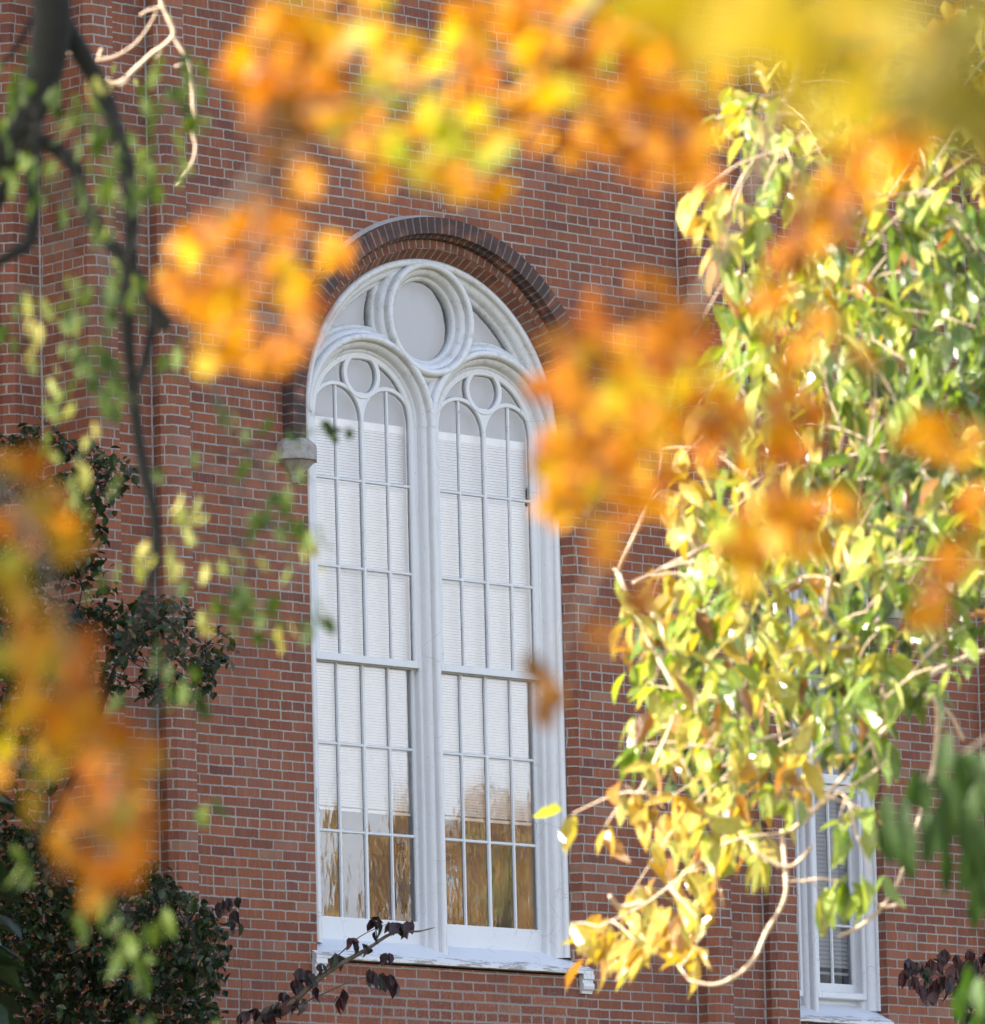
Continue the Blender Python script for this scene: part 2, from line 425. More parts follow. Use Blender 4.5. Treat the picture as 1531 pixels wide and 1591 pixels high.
def bevel(o, wd=.003, seg=2):
    m = o.modifiers.new('bevel', 'BEVEL'); m.width = wd; m.segments = seg; m.limit_method = 'ANGLE'; m.angle_limit = R_(40)
def tag(o, label=None, cat=None, group=None, kind=None):
    if label: o['label'] = label
    if cat: o['category'] = cat
    if group: o['group'] = group
    if kind: o['kind'] = kind
    return o
def empty(name, loc, label, cat, group=None):
    o = bpy.data.objects.new(name, None); COL.objects.link(o); o.location = loc
    return tag(o, label, cat, group)

# ------------------------------------------------------------------ ground
g = MB(); g.quad((-900, -900, 0), (900, -900, 0), (900, 900, 0), (-900, 900, 0))
tag(g.build('lawn', M['grass']), kind='structure')
g = MB(); g.quad((-60, -34.6, .004), (60, -34.6, .004), (60, -36.8, .004), (-60, -36.8, .004))
tag(g.build('path', M['path']), kind='structure')

# ------------------------------------------------------------------ the brick building
XC, ZS = .166, 9.82
HW = 1.235
TOP = 16.5
Y2 = .43
bld = empty('brick_building', (0, 0, 0), 'red brick building in common bond with tall arched white windows between ribbed piers', 'building')
W2X, W2HW, W2ZS, W2B = 4.20, .67, 9.25, 5.90
prof = [(-14, .62), (-3.30, .62), (-3.30, .50), (-3.245, .43), (-3.02, .43), (-3.02, -.06), (-2.975, -.10), (-2.80, -.10), (-2.80, 0),
        (-2.432, 0), (-2.432, -.085), (-2.383, -.134), (-2.214, -.134), (-2.214, 0), 'main', (2.498, 0), (2.498, -.10), (2.556, -.158), (2.70, -.158), (2.70, 0),
        (3.172, 0), (3.172, -.062), (3.21, -.10), (3.42, -.10), (3.42, Y2), 'w2', (5.95, Y2), (5.95, .33), (6.0, .28), (6.25, .28), (6.25, .43), (6.75, .43), (6.75, .3), (6.8, .25), (7.0, .25), (7.0, .62), (14, .62)]
wall = MB()
def strip(m, a, b, u0, z0=0.0, z1=TOP):
    L = math.hypot(b[0]-a[0], b[1]-a[1])
    m.quad((a[0], a[1], z0), (b[0], b[1], z0), (b[0], b[1], z1), (a[0], a[1], z1), [(u0, z0), (u0+L, z0), (u0+L, z1), (u0, z1)])
    return u0+L
def bay(m, x0, x1, Y, xc, hw, zs, zb, uoff):
    def q(pts): 
        i = len(m.v)
        for x, z in pts: m.v.append((x, Y, z))
        m.face(list(range(i, i+len(pts))), [(x+uoff, z) for x, z in pts])
    q([(x0, 0), (xc-hw, 0), (xc-hw, TOP), (x0, TOP)])
    q([(xc+hw, 0), (x1, 0), (x1, TOP), (xc+hw, TOP)])
    q([(xc-hw, 0), (xc+hw, 0), (xc+hw, zb), (xc-hw, zb)])
    n = 48
    for k in range(n):
        a, b_ = math.pi-math.pi*k/n, math.pi-math.pi*(k+1)/n
        xa, xb = xc+hw*math.cos(a), xc+hw*math.cos(b_)
        q([(xa, zs+hw*math.sin(a)), (xb, zs+hw*math.sin(b_)), (xb, TOP), (xa, TOP)])
uacc = -14.0; prev = None
for p in prof:
    if p == 'main':
        bay(wall, -2.214, 2.498, 0, XC, HW, ZS, 6.05, 0.0); prev = (2.498, 0); uacc = 2.498; continue
    if p == 'w2':
        bay(wall, 3.42, 5.95, Y2, W2X, W2HW, W2ZS, W2B, .07); prev = (5.95, Y2); uacc = 6.02; continue
    if prev and p != prev: uacc = strip(wall, prev, p, uacc)
    prev = p
# flanks and back
for a, b_ in (((14, .62), (14, 13)), ((14, 13), (-14, 13)), ((-14, 13), (-14, .62))): uacc = strip(wall, a, b_, uacc)
wall.build('wall', M['brick'], bld)
# brick reveals of the two openings
def reveal(xc, hw, zs, zb, Y, dx, dy):
    for sx in (-1, 1):
        m = MB()
        a = (xc+sx*hw, Y); b_ = (xc+sx*(hw-dx), Y+dy)
        if sx < 0: a, b_ = b_, a
        i = len(m.v); L = math.hypot(dx, dy)
        for (x, y), z in ((a, zb), (b_, zb), (b_, zs), (a, zs)): m.v.append((x, y, z))
        m.face([i, i+1, i+2, i+3], [(.06, zb), (.06+L, zb), (.06+L, zs), (.06, zs)])
        m.build('reveal', M['brick_plain'], bld)
    m = MB()
    m.arch(xc, zs, [(hw+.0, Y), (hw-dx, Y+dy)], n=64)
    m.build('arch_soffit', M['vouss'], bld)
reveal(XC, HW, ZS, 6.05, 0, .055, .076)
reveal(W2X, W2HW, W2ZS, W2B, Y2, .012, .078)
# moulded brick hood over the main window, its legs standing on stone corbels
def hood(xc, zs, hw, Y, zl):
    m = MB(); m.arch(xc, zs, [(hw+.004, Y+.02), (hw+.004, Y-.004), (hw+.062, Y-.006), (hw+.062, Y+.02)], zb=zl, n=72)
    o = m.build('arch_ring', M['vouss'], bld)
    m = MB(); m.arch(xc, zs, [(hw+.060, Y+.02), (hw+.066, Y-.045), (hw+.085, Y-.062), (hw+.092, Y-.10), (hw+.205, Y-.104), (hw+.212, Y+.02)], zb=zl, n=72, u0=.03)
    m.build('arch_hood', M['hood'], bld)
    m = MB(); m.arch(xc, zs, [(hw+.206, Y-.05), (hw+.228, Y-.012), (hw+.236, Y+.01)], a0=132, a1=78, n=40)
    m.build('mortar_fillet', M['mortar'], bld)
hood(XC, ZS, HW, 0, 9.585)
hood(W2X, W2ZS, W2HW, Y2, 9.03)
def corbel(xc, Y, zt, k=1.0):
    rings = [(.0, .100), (.012, .112), (.045, .150), (.048, .152), (.150, .152), (.156, .132), (.170, .118), (.20, .088), (.225, .062), (.245, .050), (.247, .044), (.275, .042), (.30, .030)]
    m = MB(); n = 4
    angs = [180, 202.5, 247.5, 292.5, 337.5, 360]
    for dz, rr in rings:
        for a in angs:
            rad = rr*k/math.cos(R_(22.5)) if a not in (180, 360) else rr*k
            yy = rad*math.sin(R_(a)) if a not in (180, 360) else .02
            m.v.append((xc+rad*math.cos(R_(a)) if a not in (180, 360) else xc+(-rr if a == 180 else rr)*k, Y+yy, zt-dz))
    na = len(angs)
    for i in range(len(rings)-1):
        for j in range(na-1):
            m.face([i*na+j, (i+1)*na+j, (i+1)*na+j+1, i*na+j+1])
    m.face(list(range(na))); m.face([(len(rings)-1)*na+j for j in reversed(range(na))])
    o = m.build('corbel', M['stone'], bld); bevel(o, .004)
    return o
corbel(XC-HW-.115, 0, 9.59); corbel(XC+HW+.115, 0, 9.59)
corbel(W2X+W2HW+.115, Y2, 9.035)
# wide ragged vertical joints at the pier corners
for (x, y) in ((-3.02, .43), (-2.432, 0), (2.498, 0), (3.172, 0), (5.95, .43)):
    m = MB(); nz = 300; i = 0
    for k in range(nz+1):
        z = 3+k*9.5/nz; a, b_ = ru(.009, .014), ru(.006, .010)
        m.v += [(x-a, y-.0015, z), (x-a*.2, y-.007, z), (x+.0025, y-b_, z)]
    for k in range(nz):
        m.face([3*k, 3*k+1, 3*k+4, 3*k+3]); m.face([3*k+1, 3*k+2, 3*k+5, 3*k+4])
    m.build('mortar_joint', M['mortar'], bld)
# parapet and roof, above the frame
m = MB(); m.box(-14.2, 14.2, .2-.55, 13.2, TOP, TOP+.5); o = m.build('cornice', M['stone'], bld)
m = MB(); m.box(-13.8, 13.8, .8, 12.8, TOP+.5, TOP+.8); m.build('roof', M['roof'], bld)

# ------------------------------------------------------------------ windows
def roll(Rc, yc, rr, n=7, a0=200, a1=-20):
    """points of a half round facing the viewer (-y), from inner side to outer side"""
    return [(Rc+rr*math.cos(R_(a0+(a1-a0)*k/n)), yc-rr*math.sin(R_(a0+(a1-a0)*k/n))) for k in range(n+1)]
def inner_side(Rc, Y):
    return [(Rc-.104, Y+.215), (Rc-.102, Y+.172), (Rc-.094, Y+.158), (Rc-.084, Y+.153), (Rc-.075, Y+.158), (Rc-.070, Y+.148), (Rc-.068, Y+.134),
            (Rc-.060, Y+.118), (Rc-.047, Y+.106), (Rc-.033, Y+.101), (Rc-.028, Y+.106)]
def window(xc, zs, Y, Pp, zbot, z_rows, rail, cols, label, glass, blind_z, pitch=.0195, storm=False, sill_hw=None, k_lower=.045, blind_off=0.0):
    """two-light traceried sash window; Pp = half the distance between the two lights, Y = wall plane"""
    win = MB()
    RB = 2*Pp
    ro = roll(RB+.012, Y+.088, .026)
    outer = inner_side(RB+.004, Y)+ro+[(RB+.040, Y+.092), (RB+.046, Y+.080), (RB+.052, Y+.074), (RB+.056, Y+.09)]
    win.arch(xc, zs, outer, zb=zbot-.03, n=72)
    r1 = roll(Pp, Y+.084, .026)
    ins = inner_side(Pp, Y)
    full = ins + r1 + [(2*Pp-a, b_) for a, b_ in reversed(ins)]
    # arches over the two lights (ridge with both sides), mullion
    for sx in (-1, 1):
        win.arch(xc+sx*Pp, zs, [(a, b_+(.003 if sx > 0 else 0)) for a, b_ in full], n=48)
    # mullion: both hollows and the roll between them
    mp = [(-(Pp-a) if False else (a-Pp), b_) for a, b_ in ins] + [(a-Pp, b_) for a, b_ in r1] + [(-(a-Pp), b_) for a, b_ in reversed(ins)]
    i0 = len(win.v)
    for z in (zbot-.09, zs+.07):
        for a, b_ in mp: win.v.append((xc+a*1.003, b_+.0055, z))
    mm = len(mp)
    for k in range(mm-1): win.face([i0+k, i0+k+1, i0+mm+k+1, i0+mm+k])
    # great circle
    Rc = RB/3; zc = zs+2*RB/3
    rc = roll(Rc, Y+.080, .026); ic = inner_side(Rc, Y)
    win.arch(xc, zc, ic+rc+[(2*Rc-a, b_) for a, b_ in reversed(ic)], a0=360, a1=0, n=72)
    # spandrel boards filling the narrow corners behind the mouldings
    wo = win.build('window', M['paint'], bld, smooth=True)
    wo['label'] = label
    try:
        wo.data.set_sharp_from_angle(angle=R_(38))
    except Exception: pass
    g = Pp-.10
    # --- sashes
    for sx in (-1, 1):
        lx = xc+sx*Pp
        yf, yb = Y+.166, Y+.212
        m = MB()
        st = [(g-.040, yb), (g-.040, yf+.010), (g-.032, yf), (g+.026, yf), (g+.026, yb)]
        m.arch(lx, zs, st, zb=rail, n=48)
        h = g/2
        for s2 in (-1, 1):
            w2 = h-.018
            q_y = .0006*s2
            m.arch(lx+s2*h, zs+.01, [(w2, yb+q_y), (w2, yf+.012), (w2+.006, yf+.003+q_y), (w2+.028, yf+.003+q_y), (w2+.034, yf+.012), (w2+.034, yb+q_y)], n=28)
            if cols == 4:
                m.bar(lx+s2*h, rail, lx+s2*h, zs+w2+.012, .024, yf+.008, yf+.027)
        rc2 = g*.280; zc2 = zs+g*.690
        m.arch(lx, zc2, [(rc2, yb+.001), (rc2, yf+.010), (rc2+.006, yf-.002), (rc2+.036, yf-.002), (rc2+.042, yf+.010), (rc2+.042, yb+.001)], a0=360, a1=0, n=40)
        # solid piece between the lancets and the circle
        def edge(s2):
            pts = []
            for k in range(7):
                a = R_(k*9.0)
                pts.append((lx-s2*h+s2*(h-.004)*math.cos(a), zs+.01+(h-.004)*math.sin(a)))
            return pts
        Lp, Rp = edge(-1), edge(1)      # left boundary runs up the right lancet and the reverse
        i0 = len(m.v)
        for (x, z) in Lp: m.v.append((x, yf+.0045, z))
        for (x, z) in Rp: m.v.append((x, yf+.0045, z))
        for k in range(6): m.face([i0+k, i0+k+1, i0+7+k+1, i0+7+k])
        m.bar(lx, rail, lx, zs+.10, .033, yf+.004, yf+.028)
        for z in z_rows:
            if z > rail+.05: m.bar(lx-g, z, lx+g, z, .023, yf+.0085, yf+.0265)
        m.box(lx-g-.003, lx+g+.003, yf-.004, yb+.002, rail-.028, rail+.020)
        so = m.build('sash', M['sashp'], wo)
        # lower sash, set back
        yf2, yb2 = Y+.166+k_lower, Y+.212+k_lower
        m = MB()
        m.bar(lx-g+.014, zbot, lx-g+.014, rail, .036, yf2, yb2); m.bar(lx+g-.014, zbot, lx+g-.014, rail, .036, yf2, yb2)
        zb2 = zbot+.17
        m.box(lx-g, lx+g, yf2-.001, yb2, zbot-.01, zb2)
        m.box(lx-g, lx+g, yf2-.002, yb2-.002, rail-.035, rail+.01)
        for k in range(1, cols):
            x = lx-g+2*g*k/cols
            m.bar(x, zb2, x, rail-.03, .024 if not (cols == 4 and k == 2) else .031, yf2+.007, yf2+.0275)
        for z in z_rows:
            if z < rail-.05: m.bar(lx-g, z, lx+g, z, .023, yf2+.0085, yf2+.0265)
        m.build('sash', M['sashp'], wo)
        # stops between the two sash planes
        m = MB()
        for s2 in (-1, 1): m.box(lx+s2*(g-.002), lx+s2*(g+.012), Y+.20, Y+.34, zbot, rail-.02)
        m.build('sash_stop', M['sashp'], wo)
        if storm:
            m = MB(); y0 = Y+.13
            m.bar(lx-g-.012, zbot+.08, lx-g-.012, zs, .034, y0, y0+.03); m.bar(lx+g+.012, zbot+.08, lx+g+.012, zs, .034, y0, y0+.03)
            m.bar(lx-g-.02, zbot+.075, lx+g+.02, zbot+.075, .05, y0-.002, y0+.03); m.bar(lx-g, rail+.06, lx+g, rail+.06, .075, y0+.002, y0+.028)
            m.build('storm_frame', M['sashp'], wo)
        # --- glass, pane by pane so that every pane mirrors a slightly different piece of sky
        def pane(m, x0, x1, z0, z1, y):
            t1, t2 = ru(-.0016, .0016), ru(-.0012, .0012)
            m.quad((x0, y-t1, z0), (x1, y+t1, z0), (x1, y+t1+t2, z1), (x0, y-t1+t2, z1))
        mu = MB(); zz = sorted([z for z in z_rows if z > rail+.05]); zz = [rail]+zz
        pw = 2*g/cols
        for k in range(cols):
            for a, b_ in zip(zz, zz[1:]): pane(mu, lx-g+k*pw, lx-g+(k+1)*pw, a, b_, yf+.022)
        mu.build('pane', glass, wo)
        mu = MB(); y = yf+.022; n = 32; z0 = zz[-1]
        i0 = len(mu.v)
        mu.quad((lx-g, y, z0), (lx+g, y, z0), (lx+g, y, zs), (lx-g, y, zs))
        i0 = len(mu.v)
        for k in range(n+1):
            a = math.pi-math.pi*k/n; mu.v.append((lx+g*math.cos(a), y, zs+g*math.sin(a)))
        mu.face([i0+k for k in reversed(range(n+1))])
        mu.build('pane', M['glass_head'], wo)
        ml = MB(); zz = [zb2]+sorted([z for z in z_rows if z < rail-.05])+[rail]
        for k in range(cols):
            for a, b_ in zip(zz, zz[1:]): pane(ml, lx-g+k*pw, lx-g+(k+1)*pw, a, b_, yf2+.022)
        ml.build('pane', glass, wo)
        # --- venetian blind behind
        b0, b1 = blind_z
        m = MB(); xb0, xb1 = lx-g+.0+blind_off, lx+g-.012+blind_off
        m.box(xb0, xb1, Y+.256, Y+.296, b1, b1+.055)
        nsl = int((b1-b0)/pitch)
        for k in range(nsl):
            z = b1-(k+1)*pitch+.004; t = 0
            yy = Y+.270
            m.quad((xb0, yy-.009+t, z), (xb1, yy-.009+t, z), (xb1, yy+.006, z+pitch*1.06), (xb0, yy+.006, z+pitch*1.06))
        m.box(xb0, xb1, Y+.260, Y+.282, b0-.02, b0)
        for q in (.18, .82):
            m.box(xb0+(xb1-xb0)*q-.001, xb0+(xb1-xb0)*q+.001, Y+.259, Y+.2605, b0, b1)
        m.build('blind', M['blind'], wo)
    # oculus and spandrel glass: one sheet over the head of the window, cut round the two lights
    m = MB(); y = Y+.195; cell = .03; RR = RB-.06
    nx = int(RR/cell)+1
    for ix in range(-nx, nx):
        for iz in range(0, nx):
            x, z = (ix+.5)*cell, (iz+.5)*cell
            if math.hypot(x, z) > RR: continue
            if min(math.hypot(x-Pp, z), math.hypot(x+Pp, z)) < Pp-.045: continue
            X, Zz = xc+x, zs+z; h = cell/2
            m.quad((X-h, y, Zz-h), (X+h, y, Zz-h), (X+h, y, Zz+h), (X-h, y, Zz+h))
    m.build('pane', M['glass_head'], wo)
    # pale board behind the head
    m = MB(); n = 48; i0 = 0; y = Y+.30; zb_ = blind_z[1]+.02
    m.v += [(xc-RB, y, zb_), (xc+RB, y, zb_)]
    for k in range(n+1):
        a = math.pi*k/n; m.v.append((xc+RB*math.cos(a), y, zs+RB*math.sin(a)))
    m.face(list(range(len(m.v)))); m.build('backing_board', M['board'], wo)
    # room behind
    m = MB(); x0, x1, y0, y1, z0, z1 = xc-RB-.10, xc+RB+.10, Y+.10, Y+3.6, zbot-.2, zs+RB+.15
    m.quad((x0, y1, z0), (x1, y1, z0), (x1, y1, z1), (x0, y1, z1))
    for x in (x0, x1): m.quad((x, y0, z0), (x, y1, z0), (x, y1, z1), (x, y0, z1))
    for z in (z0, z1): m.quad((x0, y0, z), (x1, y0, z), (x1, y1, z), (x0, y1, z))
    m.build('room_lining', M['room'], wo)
    # --- sloping sill with a peeling nose
    sh = sill_hw; m = MB()
    yb, yf = Y+.22, Y-.045
    ptsy = [(yb, zbot+.02), (Y+.06, zbot-.06), (yf+.012, zbot-.112), (yf, zbot-.120), (yf, zbot-.148), (yf+.012, zbot-.152), (Y+.01, zbot-.150), (yb, zbot-.150)]
    nseg = 40
    for k in range(nseg+1):
        x = xc-sh+2*sh*k/nseg
        for yy, z in ptsy: m.v.append((x, yy+(ru(-.0007, .0007) if yy < Y else 0), z+(ru(-.0006, .0006) if yy < Y else 0)))
    q = len(ptsy)
    for k in range(nseg):
        for j in range(q):
            j2 = (j+1) % q
            m.face([k*q+j, k*q+j2, (k+1)*q+j2, (k+1)*q+j])
    m.face(list(range(q))); m.face([nseg*q+j for j in reversed(range(q))])
    m.build('sill', M['sill'] if Y == 0 else M['sill2'], wo)
    for sx in (-1, 1):
        m = MB(); bx = xc+sx*(sh-.045); w_ = .050
        pr = [(.0, 0), (-.060, 0), (-.060, -.035), (-.045, -.038), (-.045, -.060), (-.056, -.066), (-.060, -.085), (-.054, -.105), (-.038, -.118), (-.034, -.135), (0, -.135)]
        zt = zbot-.1505
        for x in (bx-w_, bx+w_):
            for yy, z in pr: m.v.append((x, Y+.012+yy, zt+z))
        q = len(pr)
        for j in range(q): m.face([j, (j+1) % q, q+(j+1) % q, q+j])
        m.face(list(range(q))); m.face([q+j for j in reversed(range(q))])
        m.build('sill_bracket', M['sashp'], wo)
    return wo
window(XC, ZS, 0, .57, 6.215, [6.975, 7.575, 8.79, 9.40], 8.165, 4,
       'tall white two-light arched window with a round oculus and white blinds, centre of the facade', M['glass'], (7.14, 9.78), sill_hw=1.28)
window(W2X, W2ZS, Y2, .33, 6.02, [6.62, 8.15, 8.70], 7.63, 2,
       'narrow white arched window half hidden by green and yellow leaves at the right', M['glass2'], (6.28, 8.9), pitch=.032, storm=True, sill_hw=.68)

# ------------------------------------------------------------------ vegetation
GREEN = [(0, (.30, .045, .01)), (.15, (.46, .19, .02)), (.3, (.56, .33, .03)), (.45, (.46, .43, .05)), (.62, (.27, .38, .04)), (.8, (.12, .26, .03)), (1, (.05, .15, .025))]
ORANGE = [(0, (.07, .022, .008)), (.2, (.25, .055, .002)), (.45, (.42, .142, .002)), (.65, (.50, .225, .002)), (.85, (.42, .35, .012)), (1, (.28, .36, .03))]
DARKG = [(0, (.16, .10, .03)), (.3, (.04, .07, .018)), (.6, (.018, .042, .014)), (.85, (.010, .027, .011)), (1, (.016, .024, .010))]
PURPLE = [(0, (.12, .03, .02)), (.3, (.05, .022, .028)), (.6, (.035, .022, .03)), (.85, (.03, .045, .02)), (1, (.05, .08, .03))]
TURN = [(0, (.26, .10, .03)), (.12, (.44, .22, .04)), (.3, (.55, .37, .05)), (.45, (.52, .48, .11)), (.62, (.27, .38, .05)), (.8, (.09, .20, .025)), (1, (.03, .08, .025))]
AMBER_SHADED = [(0, (.09, .022, .005)), (.2, (.20, .038, .002)), (.45, (.27, .082, .002)), (.65, (.25, .12, .003)), (.85, (.16, .135, .008)), (1, (.12, .16, .012))]  # orange ramp darkened to paint shade into the lower-left leaves
OLIVE_SHADED = [(0, (.04, .045, .003)), (.4, (.09, .08, .005)), (.7, (.20, .15, .005)), (1, (.32, .23, .007))]  # dark end paints the shade on the right-hand clusters
GREEN_SHADED = [(0, (.018, .036, .010)), (.5, (.028, .060, .014)), (.8, (.08, .17, .02)), (1, (.15, .26, .025))]  # greens darkened to stand in for shade on the sapling
M['leaf_amber_shaded'] = leaf_mat('shaded_amber_leaf', AMBER_SHADED, .5, .08, .5, .2)
M['leaf_olive_shaded'] = leaf_mat('shaded_olive_yellow_leaf', OLIVE_SHADED, .5, .08, .5, .2)
M['leaf_green_shaded'] = leaf_mat('shaded_green_leaf', GREEN_SHADED, .3, .2, .45, .2, (.04, .06, .015), (.09, .15, .04))
M['leaf_green'] = leaf_mat('waxy_turning_leaf', TURN, .32, 1.0, .23, .8)
M['leaf_orange'] = leaf_mat('orange_leaf', ORANGE, .55, .12, .35, .2)
WILLOW = [(0, (.3, .10, .02)), (.3, (.36, .30, .08)), (.5, (.30, .32, .10)), (.62, (.090, .125, .02)), (.8, (.034, .062, .010)), (1, (.016, .034, .008))]
M['leaf_willow'] = leaf_mat('slender_green_leaf', WILLOW, .35, .12, .5, .2, (.07, .08, .02), (.14, .18, .05))
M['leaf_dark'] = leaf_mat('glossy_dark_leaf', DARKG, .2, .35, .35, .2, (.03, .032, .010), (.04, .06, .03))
M['leaf_purple'] = leaf_mat('purple_dogwood_leaf', PURPLE, .2, .5, .35, .4, (.05, .03, .02), (.10, .07, .07))
TAN = [(0, (.36, .18, .06)), (.4, (.66, .42, .14)), (.7, (.70, .54, .20)), (1, (.38, .40, .13))]
M['leaf_gold'] = leaf_mat('golden_crown_leaf', TAN, .35, .2, .6, .1)
UP = Vector((0, 0, 1))
def rdir():
    while True:
        v = Vector((ru(-1, 1), ru(-1, 1), ru(-1, 1)))
        if .1 < v.length < 1: return v.normalized()
def inside(x, y, poly):
    c = False; j = len(poly)-1
    for i in range(len(poly)):
        xi, yi = poly[i]; xj, yj = poly[j]
        if (yi > y) != (yj > y) and x < (xj-xi)*(y-yi)/(yj-yi)+xi: c = not c
        j = i
    return c
class Tree:
    def __init__(s, name, label, cat, trunk_at, leafm, barkm, group=None):
        s.root = empty(name, (trunk_at[0], trunk_at[1], 0), label, cat, group)
        s.b = MB(); s.l = MB(); s.limbs = []; s.leafm = leafm; s.barkm = barkm; s.at = Vector((trunk_at[0], trunk_at[1], 0))
    def limb(s, pts, rads, sides=8, knob=.15, reg=True):
        s.b.tube(pts, rads, sides, knob)
        if reg:
            for i in range(len(pts)-1):
                for k in range(4): s.limbs.append((pts[i].lerp(pts[i+1], k/4), rads[i]))
            s.limbs.append((pts[-1], rads[-1]))
    def trunk(s, top, r0, r1, lean=.3):
        a = s.at; n = 5; pts = []
        for k in range(n+1):
            t = k/n; p = a.lerp(top, t); p.x += math.sin(t*3.1)*lean; pts.append(p)
        s.limb(pts, [r0+(r1-r0)*k/n for k in range(n+1)], 12, .12)
    def near(s, p):
        return min(s.limbs, key=lambda q: (q[0]-p).length)
    def twig_to(s, p, r=.006, sag=.12):
        q, rr = s.near(p); d = (p-q).length
        mid = q.lerp(p, .5)+Vector((ru(-.1, .1), ru(-.1, .1), sag*ru(.3, 1)))*d
        r0 = min(rr, r*(1+d*.8))
        s.b.tube([q, mid, p], [r0, r*.9, r*.6], 5, .2, 3)
        for k in (.4, .7): s.limbs.append((q.lerp(mid, k), r)); 
        return (p-mid).normalized()
    def spray(s, p, n, L, W, tone, droop=.75, spread=.10, curl=.3, fold=.35, seg=4, pw=.85, tj=.10, axis=None):
        """a group of leaves round the end of a twig"""
        for k in range(n):
            ax = rdir(); base = p+Vector((ax.x, ax.y, ax.z*.6))*spread*rnd()
            az = ru(0, 2*math.pi)
            dr = min(.97, max(.1, droop+random.gauss(0, .16))); d = Vector((math.cos(az)*(1-dr), math.sin(az)*(1-dr), -dr*ru(.5, 1.1)))+rdir()*.25
            nv = Vector((math.cos(az), math.sin(az), .35))+rdir()*.35
            l = L*random.choice((ru(.4, .8), ru(.75, 1.2), ru(.75, 1.2)))
            t = min(1, max(0, tone+random.gauss(0, tj)))
            if rnd() < .05: t = ru(0, .08)
            s.l.leaf(base, d, nv, l, W*ru(.75, 1.1)*l/L, t, curl*ru(.2, 1.6), fold*ru(.2, 1.6), seg, pw)
    def finish(s, branch_name='branch'):
        s.b.build('trunk' if branch_name == 'trunk' else branch_name, s.barkm, s.root, smooth=True)
        s.l.build('crown', s.leafm, s.root, smooth=False)
        return s.root
def scatter(poly, mind, tries=4000, dens=None):
    xs = [p[0] for p in poly]; ys = [p[1] for p in poly]; out = []
    for _ in range(tries):
        x, y = ru(min(xs), max(xs)), ru(min(ys), max(ys))
        if not inside(x, y, poly): continue
        if dens and rnd() > dens(x, y): continue
        if all((x-a)**2+(y-b_)**2 > mind*mind for a, b_ in out): out.append((x, y))
    return out

# ---- 1. the big sunlit tree on the right, about 31 m away
random.seed(101)
D = 31.0
tp = P(2250, 2200, 33)
t = Tree('turning_tree', 'sunlit tree with long drooping green and yellow leaves before the right of the facade', 'tree', (tp.x, tp.y), M['leaf_green'], M['twig_pale'])
crot = P(2150, 900, 33)
t.trunk(crot, .22, .12)
def L_(t, pts, r0, r1, knob=.2, sides=7):
    n = len(pts)-1
    t.limb([P(*p) for p in pts], [r0+(r1-r0)*k/n for k in range(n+1)], sides, knob)
L_(t, [(2150, 900, 33), (1900, 620, 32.5), (1650, 420, 33), (1430, 300, 32.8), (1270, 190, 32.2)], .05, .012)
L_(t, [(2150, 900, 33), (1850, 760, 33), (1600, 640, 32.8), (1400, 560, 32.6), (1180, 470, 32.2)], .04, .010)
L_(t, [(2150, 900, 33), (1850, 900, 33), (1600, 860, 32.8), (1400, 830, 32.6), (1200, 800, 32.2), (1080, 860, 31.8), (985, 905, 30.7)], .04, .008)
L_(t, [(2100, 1000, 33), (1800, 1010, 33), (1600, 1000, 32.8), (1480, 1030, 32.6), (1390, 1085, 32.2), (1290, 1120, 31.8), (1180, 1150, 31.4), (1060, 1180, 30.4)], .020, .004)
L_(t, [(1420, 1080, 31), (1290, 1230, 30.8), (1230, 1290, 30.7), (1130, 1310, 30.6), (1010, 1400, 30.5), (930, 1440, 30.4)], .011, .004)
L_(t, [(1215, 1290, 30.7), (1222, 1370, 30.6), (1216, 1405, 30.6), (1190, 1450, 30.6), (1172, 1490, 30.5), (1145, 1515, 30.5), (1110, 1530, 30.5), (1072, 1524, 30.5)], .010, .008, .5)
L_(t, [(1420, 1080, 31), (1455, 1090, 31), (1452, 1180, 31), (1430, 1265, 30.9), (1400, 1360, 30.8), (1370, 1410, 30.8), (1335, 1440, 30.8), (1303, 1455, 30.8)], .011, .007, .4)
L_(t, [(1455, 1090, 31), (1478, 1112, 31), (1497, 1150, 31)], .009, .007, .4)
L_(t, [(1365, 1408, 30.8), (1385, 1408, 30.8), (1404, 1400, 30.8)], .009, .009, .6)
L_(t, [(1230, 1290, 30.7), (1290, 1240, 30.6), (1350, 1205, 30.6), (1380, 1180, 30.6)], .008, .005, .4)
L_(t, [(1290, 900, 30.8), (1285, 960, 30.8), (1330, 1000, 30.9), (1240, 1010, 30.8)], .010, .006, .4)
L_(t, [(1170, 1320, 30.6), (1200, 1340, 30.6), (1232, 1345, 30.6), (1262, 1315, 30.6)], .008, .007, .5)
L_(t, [(1000, 1400, 30.5), (965, 1410, 30.5), (948, 1392, 30.4)], .008, .009, .4)
L_(t, [(960, 890, 30.6), (1010, 1000, 30.5), (1050, 1090, 30.4), (1010, 1200, 30.4), (990, 1235, 30.4)], .009, .006, .3)
outline = [(1105, 200), (1150, 150), (1230, 90), (1300, 40), (1560, 20), (1580, 1000), (1480, 1010), (1430, 1090), (1385, 1130), (1360, 1200), (1250, 1190), (1230, 1290), (1190, 1340),
           (1130, 1370), (1090, 1420), (1100, 1490), (1060, 1490), (1000, 1500), (930, 1490), (905, 1445), (975, 1410), (1010, 1350), (1060, 1300), (1000, 1250), (1000, 1170), (985, 1060), (975, 960),
           (1000, 905), (1070, 870), (1050, 790), (1090, 700), (1110, 620), (1130, 520), (1110, 450), (1090, 370), (1110, 300), (1180, 330), (1240, 300), (1180, 250)]
